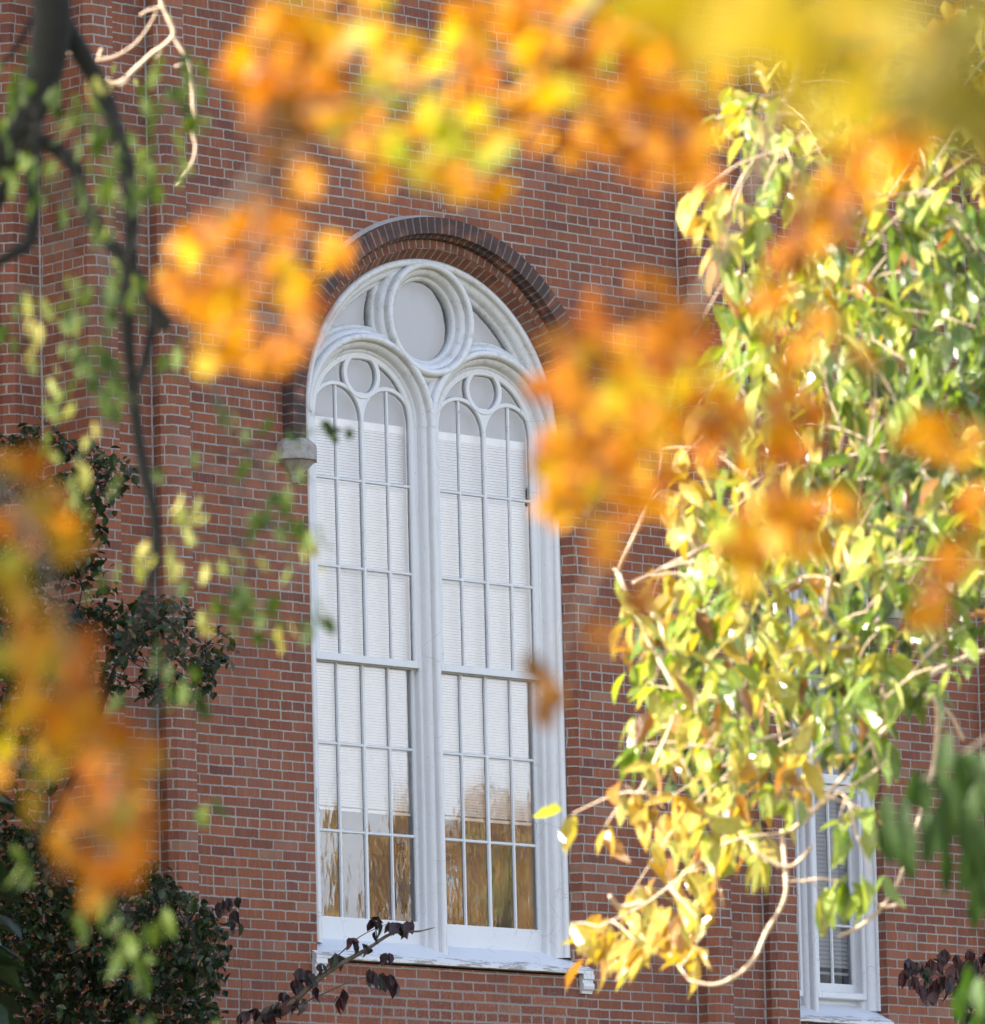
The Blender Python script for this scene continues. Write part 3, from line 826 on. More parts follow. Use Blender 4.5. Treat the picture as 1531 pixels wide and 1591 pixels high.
def dens(x, y):
    if 1090 < x < 1330 and 330 < y < 420 and x > 1190: return .25
    if x > 1180 and 180 < y < 420: return .45
    if x > 1380 and y > 930: return .35
    if y > 1200 and x > 1180: return .3
    return 1
def tone_g(x, y):
    v = .58
    if y > 1180: v = .36
    elif x < 1120: v = .50
    if x > 1330 and y > 330: v = .74
    if x > 1400 and 350 < y < 900: v = .78
    if y < 330: v = .52
    return v
for (x, y) in scatter([(1160, 440), (1300, 420), (1580, 330), (1580, 930), (1400, 1010), (1350, 1180), (1230, 1150), (1130, 1250), (1030, 1200), (1010, 960), (1090, 880), (1130, 700)], 34, 3000):
    p = P(x, y-10, 32.6+ru(-.4, .6))
    t.spray(p, 7, .17, .07, ru(.88, 1.0), .74, .14, .35, .3, 4, .75)  # fill leaves toned dark to paint the shade inside the crown
for (x, y) in scatter(outline, 30, 9000, dens):
    p = P(x, y-14, D+ru(-.9, 1.3))
    if rnd() < .45: t.twig_to(p, .004)
    t.spray(p, random.choice((4, 5, 6, 7)), .205 if y > 300 else .16, .076, tone_g(x, y)+ru(-.22, .16), .58, .10, .45, .22, 5, .75)
# single sprays standing clear of the mass, as in the photograph
for (x, y, n, tn) in ((1112, 190, 2, .45), (1085, 310, 2, .42), (1130, 330, 4, .45), (1105, 395, 5, .6), (1140, 165, 5, .35), (955, 890, 2, .6), (985, 930, 4, .42), (1015, 1075, 3, .42), (960, 1225, 2, .40), (985, 1240, 5, .3),
                      (890, 1270, 3, .5), (940, 1290, 3, .32), (1000, 1260, 3, .3), (895, 1440, 2, .45), (920, 1450, 4, .3), (950, 1455, 5, .27), (990, 1470, 4, .25), (1040, 1460, 4, .28), (1080, 1480, 4, .25),
                      (1330, 1270, 4, .62), (1300, 1290, 5, .62), (1350, 1265, 4, .68), (1280, 1390, 5, .66), (1310, 1375, 6, .66), (1335, 1385, 4, .7), (1355, 1365, 3, .7), (1200, 1230, 5, .55), (1225, 1250, 4, .6),
                      (1395, 1060, 3, .6), (1470, 1040, 3, .65), (1460, 1000, 5, .6), (1500, 980, 5, .65), (1180, 210, 5, .6), (1200, 190, 5, .55), (1215, 260, 6, .6), (1240, 255, 5, .62), (1190, 280, 3, .6), (1330, 400, 4, .5), (1045, 770, 3, .3), (1060, 800, 4, .4), (1085, 640, 3, .25)):
    p = P(x, y-6, D-.5+ru(-.3, .3)); t.twig_to(p, .0045)
    t.spray(p, n, .20, .076, tn, .62, .07, .5, .25, 6, .75, .07)
# the part of the crown outside the frame
for _ in range(150):
    p = P(ru(1600, 2500), ru(-200, 1150), 32+ru(-2, 2))
    t.spray(p, 6, .14, .06, .6, .75, .25)
t.finish('branch')

# ---- 2. orange tree, 10 to 14 m away, far out of focus
random.seed(102)
tp = P(3100, 1148, 13)
o_ = Tree('orange_autumn_tree', 'blurred tree with glowing orange leaves hanging across the top and middle of the view', 'tree', (tp.x, tp.y), M['leaf_orange'], M['bark'])
o_.trunk(P(2900, -900, 13), .16, .08)
L_(o_, [(2900, -900, 13), (2200, -600, 12.6), (1500, -320, 12.4), (1000, -200, 12.2), (600, -160, 12), (300, -80, 12), (100, -150, 12)], .05, .012)
L_(o_, [(2200, -600, 12.6), (1800, -330, 12.6), (1450, -120, 12.5), (1260, 60, 12.4), (1150, 330, 12.4), (1040, 540, 12.3), (900, 640, 12.3)], .014, .003)
L_(o_, [(1000, -200, 12.2), (940, -20, 12.2), (840, 70, 12.2), (700, 120, 12.2), (560, 160, 12.1), (430, 180, 12), (410, 320, 12), (370, 440, 12)], .010, .004)
def blob(t, cx, cy, r, n, tone, d, L=.085, W=.055, tj=.13, droop=.5, dj=.5):
    for _ in range(n):
        a, q = ru(0, 6.283), r*math.sqrt(rnd())
        p = P(cx+q*math.cos(a), cy+q*math.sin(a), d+ru(-dj, dj))
        az = ru(0, 6.283)
        dd = Vector((math.cos(az), math.sin(az), -droop*2))+rdir()*.4
        nv = -FWD*.5+SUN*.5+rdir()*.75
        l = L*ru(.7, 1.15)
        t.l.leaf(p-dd.normalized()*l*.5, dd, nv, l, W*ru(.8, 1.1), min(1, max(0, tone+random.gauss(0, tj))), .2, .15, 4, .75)
OR = [ # x, y, radius, leaves, tone
 (470, 50, 60, 13, .62), (550, 30, 50, 9, .60), (390, 110, 45, 8, .42), (440, 130, 50, 8, .25), (430, 200, 40, 8, .04), (495, 140, 35, 6, .55), (505, 205, 35, 6, .5),
 (470, 280, 16, 4, .60), (590, 272, 18, 4, .60), (560, 200, 40, 7, .62), (630, 190, 45, 8, .84), (690, 200, 45, 9, .90), (660, 262, 25, 4, .88), (740, 215, 40, 5, .85), (620, 110, 50, 7, .55), (690, 60, 50, 7, .66),
 (760, 50, 60, 9, .58), (830, 30, 60, 10, .52), (900, 40, 60, 11, .60), (860, 100, 50, 8, .55), (930, 110, 55, 8, .48), (990, 60, 60, 8, .62), (740, 130, 45, 6, .45), (820, 180, 45, 7, .5),
 (900, 190, 50, 8, .42), (960, 190, 60, 11, .30), (1030, 190, 60, 11, .33), (1070, 240, 50, 8, .26), (1010, 250, 40, 5, .3), (760, 292, 26, 3, .55), (725, 285, 20, 3, .7), (1060, 110, 60, 9, .66),
 (300, 385, 30, 5, .50), (335, 365, 28, 4, .38), (405, 350, 36, 6, .38), (445, 350, 18, 3, .30), (512, 400, 24, 5, .50), (285, 450, 30, 5, .42), (320, 460, 34, 7, .45), (390, 430, 42, 6, .40), (440, 460, 42, 7, .45),
 (335, 535, 36, 7, .52), (390, 545, 36, 7, .50), (450, 540, 36, 7, .46), (490, 500, 26, 4, .40), (430, 400, 26, 3, .35), (360, 490, 30, 5, .45),
 (860, 600, 28, 4, .42), (890, 545, 40, 5, .30), (930, 590, 45, 8, .45), (990, 560, 45, 8, .55), (1040, 540, 45, 8, .64), (1090, 600, 35, 5, .68), (900, 660, 42, 10, .55), (950, 640, 42, 9, .58), (870, 710, 38, 11, .55), (900, 750, 45, 11, .50),
 (950, 700, 40, 8, .55), (1010, 640, 40, 7, .72), (1030, 700, 40, 6, .52), (960, 770, 45, 7, .42), (870, 790, 30, 6, .44), (1010, 760, 40, 5, .38), (950, 500, 45, 5, .26), (1010, 480, 45, 6, .28), (1070, 500, 40, 5, .35), (1090, 690, 35, 5, .30), (1120, 660, 40, 6, .22),
 (1140, 640, 34, 4, .40), (1185, 700, 40, 5, .42), (1240, 640, 30, 4, .45), (1250, 720, 36, 5, .35), (1200, 800, 40, 7, .48), (1150, 830, 36, 6, .5), (1240, 830, 40, 7, .45), (1290, 780, 30, 3, .42), (1200, 620, 30, 3, .5), (1220, 540, 35, 4, .5), (1200, 480, 30, 3, .45), (1280, 520, 24, 2, .5),
 (1170, 890, 30, 3, .30), (940, 840, 24, 2, .36), (960, 860, 18, 1, .35), (1350, 60, 40, 6, .58), (1340, 110, 36, 4, .58), (1460, 60, 36, 4, .6), (1370, 240, 50, 9, .60), (1310, 280, 40, 7, .56), (1420, 200, 40, 5, .55), (1260, 340, 44, 7, .42), (1310, 340, 34, 4, .36), (1230, 400, 34, 5, .30),
 (1460, 690, 30, 4, .50), (1500, 690, 26, 3, .45), (1430, 680, 24, 3, .5), (1450, 910, 34, 4, .48), (1490, 870, 30, 4, .48), (1440, 960, 26, 3, .40), (1510, 790, 24, 3, .5), (1330, 560, 24, 2, .48)]
for (x, y, r, n, tn) in OR:
    blob(o_, x, y, r*1.1, int(n*2.1), min(.84, tn+(.05 if rnd() < .5 else -.10)), ru(11.6, 13.2), .064, .048, .17)
    o_.twig_to(P(x, y, 12.3), .0028, .06)
for _ in range(60):      # crown beyond the frame
    x = ru(-300, 3000); y = ru(-900, -160)
    blob(o_, x, y, 90, 6, ru(.3, .8), 12+ru(-1, 1))
blob(o_, 845, 1045, 16, 7, .0, 13.0, .06, .045, .02); blob(o_, 850, 1085, 14, 7, .0, 13.0, .06, .045, .02); blob(o_, 847, 1118, 12, 5, .0, 13.0, .055, .04, .02)
blob(o_, 950, 985, 24, 4, .06, 12.0, .07, .05, .03); blob(o_, 1000, 930, 24, 4, .05, 12.0, .07, .05, .03)
o_.twig_to(P(850, 1040, 12), .003, .0)
o_.finish('branch')

# ---- 3. second orange branch at the lower left, dimmed by darker leaf colours and an added leaf mass
random.seed(103)
tp = P(-2600, 1148, 11.5)
b3 = Tree('amber_autumn_tree', 'tree with shade-darkened amber and brown autumn leaves blurred over the lower left corner', 'tree', (tp.x, tp.y), M['leaf_amber_shaded'], M['bark'])
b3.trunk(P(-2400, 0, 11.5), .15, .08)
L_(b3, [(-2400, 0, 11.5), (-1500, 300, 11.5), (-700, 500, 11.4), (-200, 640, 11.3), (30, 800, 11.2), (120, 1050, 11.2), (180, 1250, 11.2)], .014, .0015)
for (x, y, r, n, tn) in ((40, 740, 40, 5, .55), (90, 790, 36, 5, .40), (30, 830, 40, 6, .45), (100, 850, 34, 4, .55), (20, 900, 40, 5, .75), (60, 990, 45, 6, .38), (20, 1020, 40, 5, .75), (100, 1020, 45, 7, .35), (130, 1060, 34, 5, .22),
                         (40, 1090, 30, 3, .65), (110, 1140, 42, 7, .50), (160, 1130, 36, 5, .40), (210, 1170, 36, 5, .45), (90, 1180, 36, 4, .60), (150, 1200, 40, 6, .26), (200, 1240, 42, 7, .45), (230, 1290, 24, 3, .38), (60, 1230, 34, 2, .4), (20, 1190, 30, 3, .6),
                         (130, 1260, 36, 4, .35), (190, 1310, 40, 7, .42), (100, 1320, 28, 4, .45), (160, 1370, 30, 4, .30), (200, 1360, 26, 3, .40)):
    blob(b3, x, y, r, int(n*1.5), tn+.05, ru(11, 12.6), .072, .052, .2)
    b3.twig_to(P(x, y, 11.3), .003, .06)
# unseen leaf mass added towards the sun to shade the amber leaves
cen = P(100, 1050, 11.3)
for _ in range(420):
    s_ = ru(1.6, 3.2); p = cen+SUN*s_+rdir()*ru(0, .75)+UP*ru(-.45, .65)
    for _k in range(3):
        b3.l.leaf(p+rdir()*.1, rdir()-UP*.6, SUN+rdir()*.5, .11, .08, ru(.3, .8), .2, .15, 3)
L_(b3, [(-1500, 300, 11.5), (-1600, -300, 11.8), (-1500, -700, 12)], .03, .01)
b3.finish('branch')

# ---- 4. pale yellow-green branch only 6 m away at the top right
random.seed(104)
tp = P(4200, 1148, 8)
y_ = Tree('yellow_leaved_tree', 'nearest tree, yellow and shade-toned olive leaves melted into soft blur in the top right corner', 'tree', (tp.x, tp.y), M['leaf_olive_shaded'], M['bark'])
y_.trunk(P(3900, -1800, 7.5), .12, .06)
L_(y_, [(3900, -1800, 7.5), (2600, -900, 6.6), (1900, -350, 6.3), (1400, -160, 6.2), (1000, -120, 6.2)], .03, .006)
for (x, y, r, n, tn) in ((1060, 10, 50, 5, 0.9), (1130, 20, 55, 7, 0.9), (1200, 10, 55, 7, 0.9), (1250, 50, 55, 6, 0.9), (1180, 70, 50, 5, 0.9), (1100, 70, 40, 3, 0.9), (1010, -10, 40, 4, 0.9), (1290, 10, 50, 5, 0.9), (1330, 130, 45, 3, 0.65),
                         (1300, 180, 40, 3, 0.65), (1250, 120, 40, 2, 0.9), (1380, 30, 50, 4, 0.65), (1440, 100, 55, 5, 0.25), (1500, 60, 55, 6, 0.25), (1500, 160, 50, 6, 0.25), (1440, 180, 45, 4, 0.25), (1530, 220, 40, 4, 0.25), (1370, 150, 40, 2, 0.65)):
    blob(y_, x, y, r, n, tn, ru(5.8, 6.8), .075, .055, .04)
    y_.twig_to(P(x, y-20, 6.3), .0015, .03)
for _ in range(20): blob(y_, ru(1000, 2400), ru(-600, -150), 90, 5, .9, 6.3+ru(-.3, .3))
y_.finish('branch')

# ---- 5. dark branch with slender hanging leaves at the left, about 24 m away
random.seed(105)
tp = P(-1500, 2200, 25)
d_ = Tree('willow_like_tree', 'dark-barked tree with forked shaded limbs and thin hanging green leaves along the left edge', 'tree', (tp.x, tp.y), M['leaf_willow'], M['bark_dark'])
d_.trunk(P(-1300, -500, 25), .30, .16)
L_(d_, [(-1300, -500, 25), (-500, -700, 24.5), (-60, -420, 24), (60, -160, 24), (80, 0, 24), (78, 70, 24), (60, 140, 24), (20, 210, 24), (-50, 290, 24), (-200, 420, 24)], .085, .046, .15, 10)
def br(pts, r0, r1): L_(d_, [(x, y, 24+.002*(y % 50)) for x, y in pts], r0, r1, .22, 8)
br([(92, 20), (125, 80), (160, 145), (185, 215), (203, 300), (203, 400), (198, 500), (208, 620), (222, 720), (240, 800), (243, 850), (234, 905)], .034, .013)
br([(60, 130), (52, 200), (52, 290), (48, 370), (10, 400), (-40, 430)], .032, .014)
br([(52, 215), (85, 230), (118, 262), (128, 310), (160, 365), (190, 400), (225, 450), (258, 510)], .024, .024)
br([(70, 60), (40, 170), (20, 260), (-10, 330)], .03, .02)
br([(240, 490), (226, 560), (212, 600)], .016, .012)
br([(66, -10), (50, 30), (20, 80), (-20, 130)], .012, .006)
br([(235, 905), (215, 960), (190, 1010)], .012, .004)
br([(110, 520), (150, 580), (205, 590)], .006, .006)
def hang(x, y, n, tn, d=20.5, L=.08, W=.03, sp=.05):
    p = P(x, y, d+ru(-1.2, 1.2)); d_.twig_to(p, .0018, .05)
    for _ in range(n):
        q = p+Vector((ru(-1, 1), ru(-1, 1), ru(-1.2, .6)))*sp
        dd = Vector((ru(-.6, .6), ru(-.6, .6), -1))
        d_.l.leaf(q, dd, rdir(), L*ru(.7, 1.2), W*ru(.6, 1.5), min(1, max(0, tn+ru(-.12, .12))), ru(.1, .8), .3, 4, .9)
for (x, y) in scatter([(10, 60), (120, 130), (300, 60), (330, 330), (300, 560), (200, 620), (60, 560), (0, 500)], 26, 800):
    if mnoise.noise(Vector((x*.016, y*.010, 3.3))) > -.02: hang(x, y, random.choice((2, 3, 5, 6)), ru(.66, 1.0), 21.5, .085, .032, .06)
for (x, y) in ((340, 600), (350, 625), (440, 640), (395, 655), (345, 640)): hang(x, y, 2, .92)
for (x, y) in ((425, 770), (440, 790), (432, 760), (415, 790)): hang(x, y, 5, .82, L=.085, W=.03)
for (x, y) in ((355, 905), (375, 925), (400, 940), (385, 950), (350, 930), (420, 950), (480, 935), (470, 945)): hang(x, y, 4, .86)
for (x, y, tn) in ((142, 670, .42), (115, 715, .45), (285, 770, .45), (290, 810, .42), (262, 840, .5), (320, 790, .5), (340, 850, .5), (245, 835, .45), (430, 975, .4), (320, 955, .42), (205, 860, .5), (490, 835, .5), (270, 420, .5), (48, 450, .5), (55, 500, .45), (70, 560, .45), (150, 100, .5), (100, 600, .6), (60, 660, .7), (120, 760, .6)): hang(x, y, 3, tn, L=.085, W=.026)
for (x, y) in ((512, 655), (514, 670), (508, 662)): hang(x, y, 2, .93, 25, .05, .03, .02)
hang(541, 664, 2, .93, 25, .045, .028, .012)
for (x, y) in ((170, 1060), (240, 1000), (280, 1040), (300, 1080), (120, 1400), (190, 1400), (200, 1450), (215, 1490), (180, 1460), (260, 1420), (310, 1240), (30, 1330), (230, 1590), (330, 1580)): hang(x, y, 4, ru(.75, .95), L=.10, W=.03)
for (x, y) in ((100, 700), (200, 740), (270, 700), (380, 700), (430, 700), (470, 780), (500, 820), (450, 860), (360, 980), (300, 900), (150, 900), (110, 1280), (470, 700), (410, 860)): hang(x, y, 2, ru(.55, .9))
# unseen leaf masses added towards the sun to shade these limbs
for cpx, cpy in ((60, 100), (180, 350), (210, 600), (230, 850), (40, 300)):
    cen = P(cpx, cpy, 24)
    for _ in range(300):
        p = cen+SUN*ru(2.6, 5.5)+rdir()*ru(0, .6)
        for _k in range(2): d_.l.leaf(p+rdir()*.1, rdir()-UP, SUN+rdir()*.5, .14, .075, ru(.6, .95), .2, .2, 3)
d_.finish('branch')

# ---- 6. pale jointed twigs lit by the sun at the upper left
random.seed(106)
tp = P(700, 2200, 30)
q_ = Tree('pale_twigged_shrub', 'tall shrub showing pale jointed sunlit twigs before the brick pier at the upper left', 'shrub', (tp.x, tp.y), M['leaf_willow'], M['twig_pale'])
top = P(255, -420, 30)
# stem rises outside the frame's left edge
q_.at = P(-700, 2300, 30); q_.at.z = 0
q_.root.location = (q_.at.x, q_.at.y, 0)
q_.limb([q_.at, P(-760, 1300, 30), P(-640, 200, 30), P(-250, -330, 30), P(200, -330, 30), P(245, -60, 30)], [.05, .045, .035, .018, .010, .008], 8)
def tw(pts, r0, r1): L_(q_, [(x, y, 30) for x, y in pts], r0, r1, .35, 7)
tw([(245, -60), (250, 0), (262, 30), (270, 52), (255, 70), (235, 84), (218, 100), (205, 112), (192, 124), (176, 130), (166, 122)], .0095, .008)
tw([(268, 56), (280, 74), (291, 92), (297, 106), (299, 130), (300, 160), (302, 180), (299, 205), (304, 225), (300, 250), (288, 272), (272, 288)], .009, .005)
tw([(256, 8), (240, 14), (228, 17), (218, 24)], .006, .005)
tw([(250, 5), (232, 40), (212, 66), (190, 82), (172, 90), (150, 94)], .003, .006)
tw([(132, 92), (124, 88), (121, 82), (108, 84), (104, 78)], .010, .006)
tw([(290, 92), (282, 100), (272, 104)], .006, .005)
tw([(154, 92), (156, 80), (160, 76)], .006, .005)
tw([(200, 122), (188, 132), (178, 128)], .008, .006)
tw([(250, 78), (248, 84), (243, 90)], .006, .005)
for (x, y) in ((180, 95), (175, 100), (210, 120), (240, 75), (262, 20)):
    p = P(x, y, 30); q_.l.leaf(p, Vector((ru(-.3, .3), ru(-.3, .3), -1)), rdir(), .05, .02, .55, .2, .2, 3)
q_.finish('branch')

# ---- 7. dark holly-like shrub against the foot of the left pier
random.seed(107)
def shrub(name, label, foot, regions, depth, mind, n, L, W, leafm, barkm, stems, tone=(.45, .98), dj=.6, droop=.45, group=None, pw=.9):
    t = Tree(name, label, 'shrub', (foot.x, foot.y), leafm, barkm, group)
    for pts, r0, r1 in stems:
        n_ = len(pts)-1
        pp = [foot.copy()] + [P(*q) for q in pts] if pts[0] is not None else [P(*q) for q in pts[1:]]
        n_ = len(pp)-1
        t.limb(pp, [r0+(r1-r0)*k/n_ for k in range(n_+1)], 7, .2)
    for reg, md, nn in regions:
        for (x, y) in scatter(reg, md, 2500):
            if mnoise.noise(Vector((x*.018, y*.018, depth)))+.35*mnoise.noise(Vector((x*.05, y*.05, 1))) < (-.60 if y > 1280 and depth < 46 else -.32 if x < 180 else -.20): continue
            p = P(x, y, depth+ru(-dj, dj))
            if rnd() < .6: t.twig_to(p, .0035, .02)
            t.spray(p, nn, L, W, ru(*tone), droop, L*1.4, .2, .35, 4, pw, .1)
    t.finish('branch')
    return t
ft = P(-80, 2100, 45.5); ft.z = 0
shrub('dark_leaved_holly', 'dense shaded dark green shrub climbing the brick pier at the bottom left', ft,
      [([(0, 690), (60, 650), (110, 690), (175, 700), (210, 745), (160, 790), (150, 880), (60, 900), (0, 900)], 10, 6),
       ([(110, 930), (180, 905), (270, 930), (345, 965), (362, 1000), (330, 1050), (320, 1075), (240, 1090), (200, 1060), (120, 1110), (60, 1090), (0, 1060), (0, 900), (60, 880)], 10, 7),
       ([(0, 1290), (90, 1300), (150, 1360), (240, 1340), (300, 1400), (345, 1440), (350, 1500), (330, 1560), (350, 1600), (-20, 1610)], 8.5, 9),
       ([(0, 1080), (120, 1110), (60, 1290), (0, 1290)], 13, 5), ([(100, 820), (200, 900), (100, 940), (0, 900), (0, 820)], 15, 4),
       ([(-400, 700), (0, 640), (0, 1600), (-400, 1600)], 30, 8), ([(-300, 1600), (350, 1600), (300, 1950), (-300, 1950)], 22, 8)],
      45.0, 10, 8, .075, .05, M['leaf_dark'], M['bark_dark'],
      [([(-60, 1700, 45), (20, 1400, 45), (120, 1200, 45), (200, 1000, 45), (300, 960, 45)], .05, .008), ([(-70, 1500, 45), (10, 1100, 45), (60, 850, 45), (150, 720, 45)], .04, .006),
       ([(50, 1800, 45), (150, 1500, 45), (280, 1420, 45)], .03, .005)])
# unseen leafy tree added beside the shrub to darken this end of the wall
random.seed(207)
e = empty('added_shade_tree', (-10.8, -4.6, 0), 'unseen dense dark tree added left of the holly shrub to shade the wall', 'tree')
m = MB(); m.tube([Vector((-10.8, -4.6, 0)), Vector((-10.7, -4.6, 5)), Vector((-10.8, -4.5, 10)), Vector((-10.8, -4.6, 14.6))], [.35, .28, .18, .04], 12, .1)
m.build('trunk', M['bark_dark'], e, smooth=True)
m = MB()
for _ in range(9000):
    z = ru(1.0, 15.5); r_ = 3.2*(1-.55*z/15.5)*math.sqrt(ru(.35, 1)); a = ru(0, 6.283)
    p = Vector((-10.8+r_*math.cos(a), -4.6+r_*math.sin(a), z)); m.leaf(p, Vector((math.cos(a), math.sin(a), -.5))+rdir()*.5, UP+rdir()*.5, .34, .2, ru(.5, .95), .2, .2, 3)
m.build('crown', M['leaf_dark'], e)
# ---- 8. purple-leaved dogwood boughs, one at the bottom centre and one at the bottom right
random.seed(108)
ft = P(300, 2150, 46.5); ft.z = 0
t = Tree('purple_dogwood', 'thin dark dogwood with purple drooping leaves reaching under the central window sill', 'shrub', (ft.x, ft.y), M['leaf_purple'], M['bark'], 'purple dogwoods below the facade')
L_(t, [(300, 2150, 46.5), (320, 1800, 46.5), (400, 1590, 46.5), (450, 1560, 46.5), (510, 1510, 46.5), (570, 1475, 46.5), (610, 1450, 46.5), (650, 1447, 46.5), (676, 1441, 46.5)], .03, .002, .3, 6)
L_(t, [(450, 1560, 46.5), (520, 1490, 46.5), (560, 1455, 46.5), (600, 1436, 46.5)], .006, .002, .3, 6)
L_(t, [(400, 1590, 46.5), (500, 1545, 46.5), (560, 1520, 46.5), (600, 1520, 46.5)], .006, .002, .3, 6)
L_(t, [(320, 1800, 46.5), (330, 1600, 46.5), (322, 1500, 46.5), (340, 1430, 46.5), (370, 1410, 46.5)], .012, .002, .3, 6)
L_(t, [(350, 1700, 46.5), (372, 1590, 46.5), (376, 1530, 46.5), (372, 1490, 46.5)], .006, .002, .3, 6)
for (x, y, n) in ((574, 1437, 3), (588, 1436, 2), (585, 1455, 1), (606, 1440, 4), (620, 1442, 4), (632, 1440, 4), (545, 1465, 3), (552, 1470, 2), (570, 1475, 3), (600, 1488, 3), (575, 1515, 4), (590, 1520, 4), (605, 1522, 3), (612, 1530, 1),
                  (520, 1490, 2), (500, 1505, 3), (470, 1512, 4), (478, 1520, 3), (460, 1530, 4), (530, 1545, 2), (525, 1555, 2), (490, 1540, 3), (440, 1550, 4), (450, 1560, 4), (430, 1565, 5), (400, 1575, 5), (420, 1580, 5), (380, 1580, 4), (470, 1560, 3)):
    t.spray(P(x, y-8, 46.5), n+1, .12, .072, ru(.2, .75), .85, .03, .3, .4, 5, .8)
for (x, y) in ((370, 1400), (355, 1402), (345, 1405), (365, 1420), (330, 1420), (315, 1415), (305, 1430), (362, 1440), (310, 1450), (330, 1470), (340, 1490), (335, 1530)):
    t.spray(P(x, y-6, 46.5), 4, .11, .06, ru(.4, .95), .85, .04, .3, .4, 5, .8)
t.finish('branch')
ft = P(1750, 2150, 49); ft.z = 0
t = Tree('purple_dogwood', 'dogwood with dusky purple leaves against the brick at the bottom right, beyond the narrow window', 'shrub', (ft.x, ft.y), M['leaf_purple'], M['bark'], 'purple dogwoods below the facade')
L_(t, [(1750, 2150, 49), (1700, 1750, 49), (1600, 1600, 49), (1520, 1540, 49), (1460, 1515, 49), (1420, 1500, 49)], .03, .002, .3, 6)
L_(t, [(1600, 1600, 49), (1540, 1500, 49), (1490, 1470, 49)], .006, .002, .3, 6)
for (x, y) in scatter([(1400, 1490), (1440, 1500), (1460, 1475), (1500, 1480), (1560, 1460), (1560, 1600), (1490, 1580), (1480, 1540), (1420, 1545), (1400, 1520)], 13, 700):
    t.spray(P(x, y-6, 49), 4, .13, .08, ru(.15, .7), .85, .04, .3, .4, 5, .8)
for (x, y) in scatter([(1560, 1450), (1900, 1400), (1900, 1800), (1600, 1700)], 24, 400):
    t.spray(P(x, y-4, 49), 4, .085, .05, ru(.15, .7), .85, .06, .3, .4, 4, .8)
t.finish('branch')
# ---- 9. green leaves, coloured shade-dark, hanging 22 m away at the lower right
random.seed(109)
tp = P(2600, 1300, 24)
t = Tree('broad_leaved_sapling', 'sapling with broad shade-darkened green drooping leaves, out of focus at the lower right edge', 'tree', (tp.x, tp.y), M['leaf_green_shaded'], M['bark'])
t.trunk(P(2500, 900, 24), .08, .05)
L_(t, [(2500, 900, 24), (2000, 950, 23.5), (1700, 1060, 23), (1560, 1130, 22), (1500, 1170, 22), (1420, 1220, 22)], .014, .002)
L_(t, [(2000, 950, 23.5), (1800, 1250, 23), (1600, 1350, 22), (1540, 1420, 22)], .02, .004)
def big(x, y, n, tn, L=.17, W=.062, sp=.06, tilt=.3):
    for _ in range(n):
        p = P(x, y, 22+ru(-.8, .8))+rdir()*sp
        t.l.leaf(p, Vector((ru(-tilt, tilt), ru(-tilt, tilt), -1)), FWD*-1+rdir()*.6, L*ru(.8, 1.2), W*ru(.8, 1.1), min(1, tn+ru(-.08, .08)), .3, .3, 5, .8)
for (x, y, n, tn) in ((1390, 1255, 3, .3), (1400, 1290, 3, .3), (1425, 1220, 3, .3), (1460, 1170, 3, .3), (1500, 1150, 4, .3), (1520, 1190, 5, .3), (1480, 1200, 4, .3), (1470, 1260, 3, .3), (1510, 1260, 4, .3), (1530, 1320, 3, .3), (1525, 1380, 2, .3),
                      (1520, 1290, 3, .3), (1490, 1290, 2, .3), (1450, 1230, 2, .3)): big(x, y, n, tn)
for (x, y, n, tn) in ((1531, 1500, 2, .62), (1520, 1530, 2, .62), (1535, 1560, 3, .66), (1510, 1575, 2, .62)): big(x, y, n, tn, .16, .06)
for _ in range(60): big(ru(1580, 2300), ru(950, 1500), 4, .4)
t.finish('branch')

random.seed(77)
# ------------------------------------------------------------------ what the panes mirror: a row of golden trees and a white steeple
def mirror_dir(px, py, Y=.2):
    d = (P(px, py, 1)-CAM).normalized(); t_ = (Y-CAM.y)/d.y; h = CAM+d*t_
    return h, Vector((d.x, -d.y, d.z))
def golden(x, y, hgt, wd, tn, n=900):
    label = GL.pop(0)
    e = empty('golden_tree', (x, y, 0), label, 'tree', 'golden trees mirrored in the window panes')
    b_ = MB(); b_.tube([Vector((x, y, 0)), Vector((x+.2, y, hgt*.3)), Vector((x, y+.2, hgt*.6)), Vector((x, y, hgt*.92))], [.22, .18, .12, .03], 10, .1)
    for k in range(7):
        a = k*.9; z = hgt*(.28+.08*k)
        b_.tube([Vector((x, y, z)), Vector((x+math.cos(a)*wd*.5, y+math.sin(a)*wd*.5, z+hgt*.15)), Vector((x+math.cos(a)*wd*.85, y+math.sin(a)*wd*.85, z+hgt*.2))], [.12, .07, .02], 6, .1)
    b_.build('trunk', M['bark'], e, smooth=True)
    l_ = MB()
    lob = [(ru(-.6, .6)*wd, ru(-.6, .6)*wd, hgt*ru(.35, .92)) for _ in range(16)]
    for _ in range(n):
        c = random.choice(lob); f_ = 1-.5*(c[2]/hgt-.35)
        v = rdir()*wd*.42*f_*(.5+.5*rnd())
        p = Vector((x+c[0]*f_+v.x, y+c[1]*f_+v.y, max(hgt*.18, min(hgt, c[2]+v.z))))
        for _k in range(3): l_.leaf(p+rdir()*.2, rdir()-UP*.5, rdir(), .20, .14, min(1, max(0, tn+ru(-.15, .15))), .2, .2, 3)
    l_.build('crown', M['leaf_gold'], e)
h, rd = mirror_dir(600, 1380)
def at_mirror(px, dist):
    h, rd = mirror_dir(px, 1400); s_ = dist/math.hypot(rd.x, rd.y); p = h+rd*s_
    return p.x, p.y
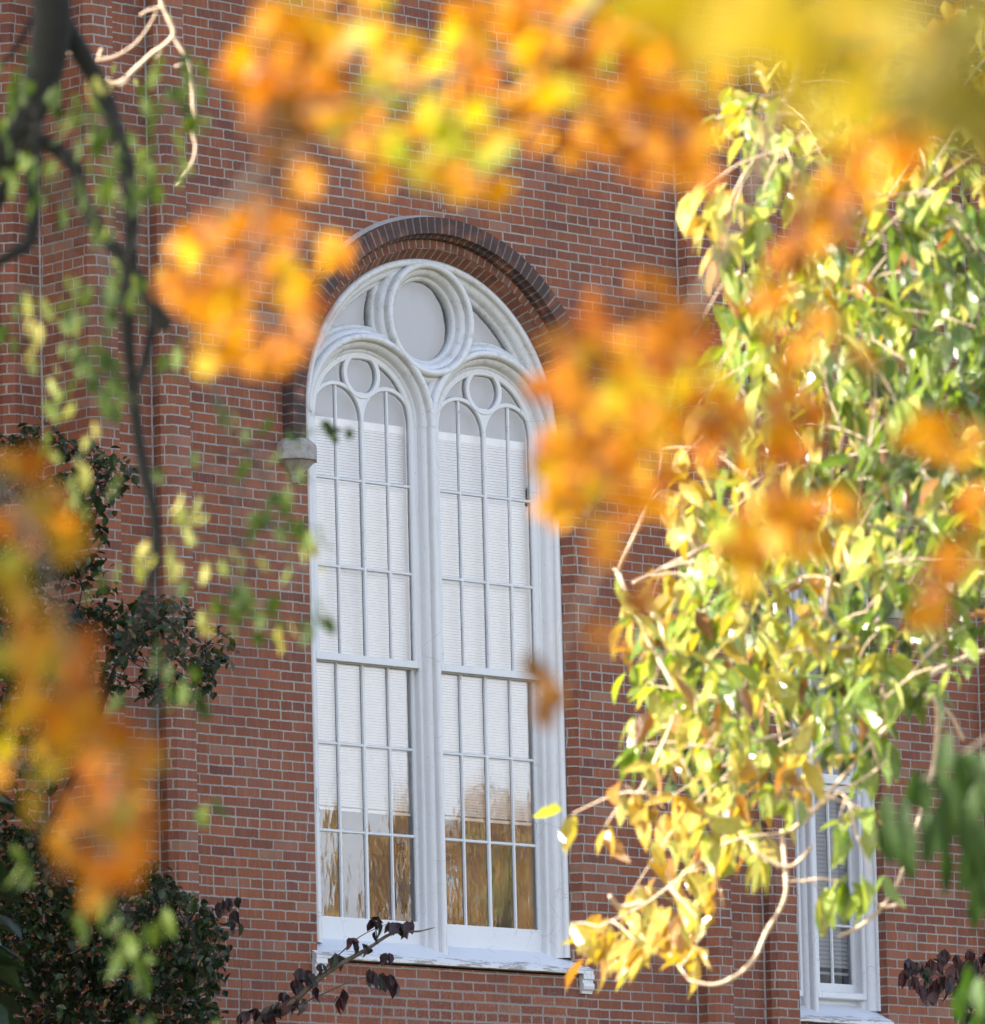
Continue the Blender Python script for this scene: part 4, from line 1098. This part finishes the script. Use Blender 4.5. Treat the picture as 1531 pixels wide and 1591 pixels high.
GL = ['tall golden tree behind the lawn, mirrored in the middle panes', 'amber tree beside the tall golden one, mirrored in the right light', 'low green-gold tree mirrored in the far right panes',
      'small yellow tree mirrored in the leftmost panes', 'broad russet tree mirrored at the right of the window', 'distant gold tree mirrored beside the steeple']
def top_at(px, py, dist):
    h, rd = mirror_dir(px, py); return h.z+dist*rd.z/math.hypot(rd.x, rd.y)+.9
for px, py, dist, wd, tn, n in ((608, 1235, 46, 1.3, .58, 3600), (735, 1215, 44, 2.1, .50, 5000), (828, 1300, 42, .9, .9, 1800), (492, 1395, 60, 1.0, .80, 1500), (930, 1230, 50, 2.4, .42, 2500), (540, 1385, 75, 1.0, .78, 1500)):
    x, y = at_mirror(px, dist); golden(x, y, top_at(px, py, dist), wd, tn, n)
# steeple
hx, hy = at_mirror(532, 240)
zt = top_at(532, 1335, 240)
st = empty('church_steeple', (hx, hy, 0), 'slim white wooden church steeple with tiered lantern, mirrored in the lower panes', 'steeple')
M['steep'] = plain('white_steeple_paint', (.78, .78, .76), .6, 3, .1)
def oct_stack(levels, x, y):
    m = MB(); n = 8
    for z, rr in levels:
        for k in range(n): a = R_(22.5+45*k); m.v.append((x+rr*math.cos(a), y+rr*math.sin(a), z))
    for i in range(len(levels)-1):
        for k in range(n): m.face([i*n+k, i*n+(k+1) % n, (i+1)*n+(k+1) % n, (i+1)*n+k])
    m.face([k for k in reversed(range(n))]); m.face([(len(levels)-1)*n+k for k in range(n)])
    return m
m = oct_stack([(zt-7, .8), (zt-5.4, .8), (zt-5.35, 1.0), (zt-5.2, 1.0), (zt-5.15, .6), (zt-4.4, .6), (zt-4.35, .8), (zt-4.2, .8), (zt-4.15, .42), (zt-3.5, .42), (zt-3.45, .58), (zt-3.3, .58), (zt-3.2, .36), (zt-.2, .03), (zt, .03)], hx, hy); m.build('spire', M['steep'], st)
m = MB(); m.box(hx-1.6, hx+1.6, hy-1.6, hy+1.6, 0, zt-7); m.build('tower', M['brick_plain'], st)
m = MB(); m.box(hx-1.8, hx+1.8, hy-1.8, hy+1.8, zt-7.6, zt-7.0); m.build('cornice', M['steep'], st)
for k in range(4):
    a = R_(90*k); m = MB(); cx_, cy_ = hx+math.cos(a)*.57, hy+math.sin(a)*.57
    m.box(cx_-.12, cx_+.12, cy_-.12, cy_+.12, zt-5.1, zt-4.5); m.build('louvre', M['roof'], st)
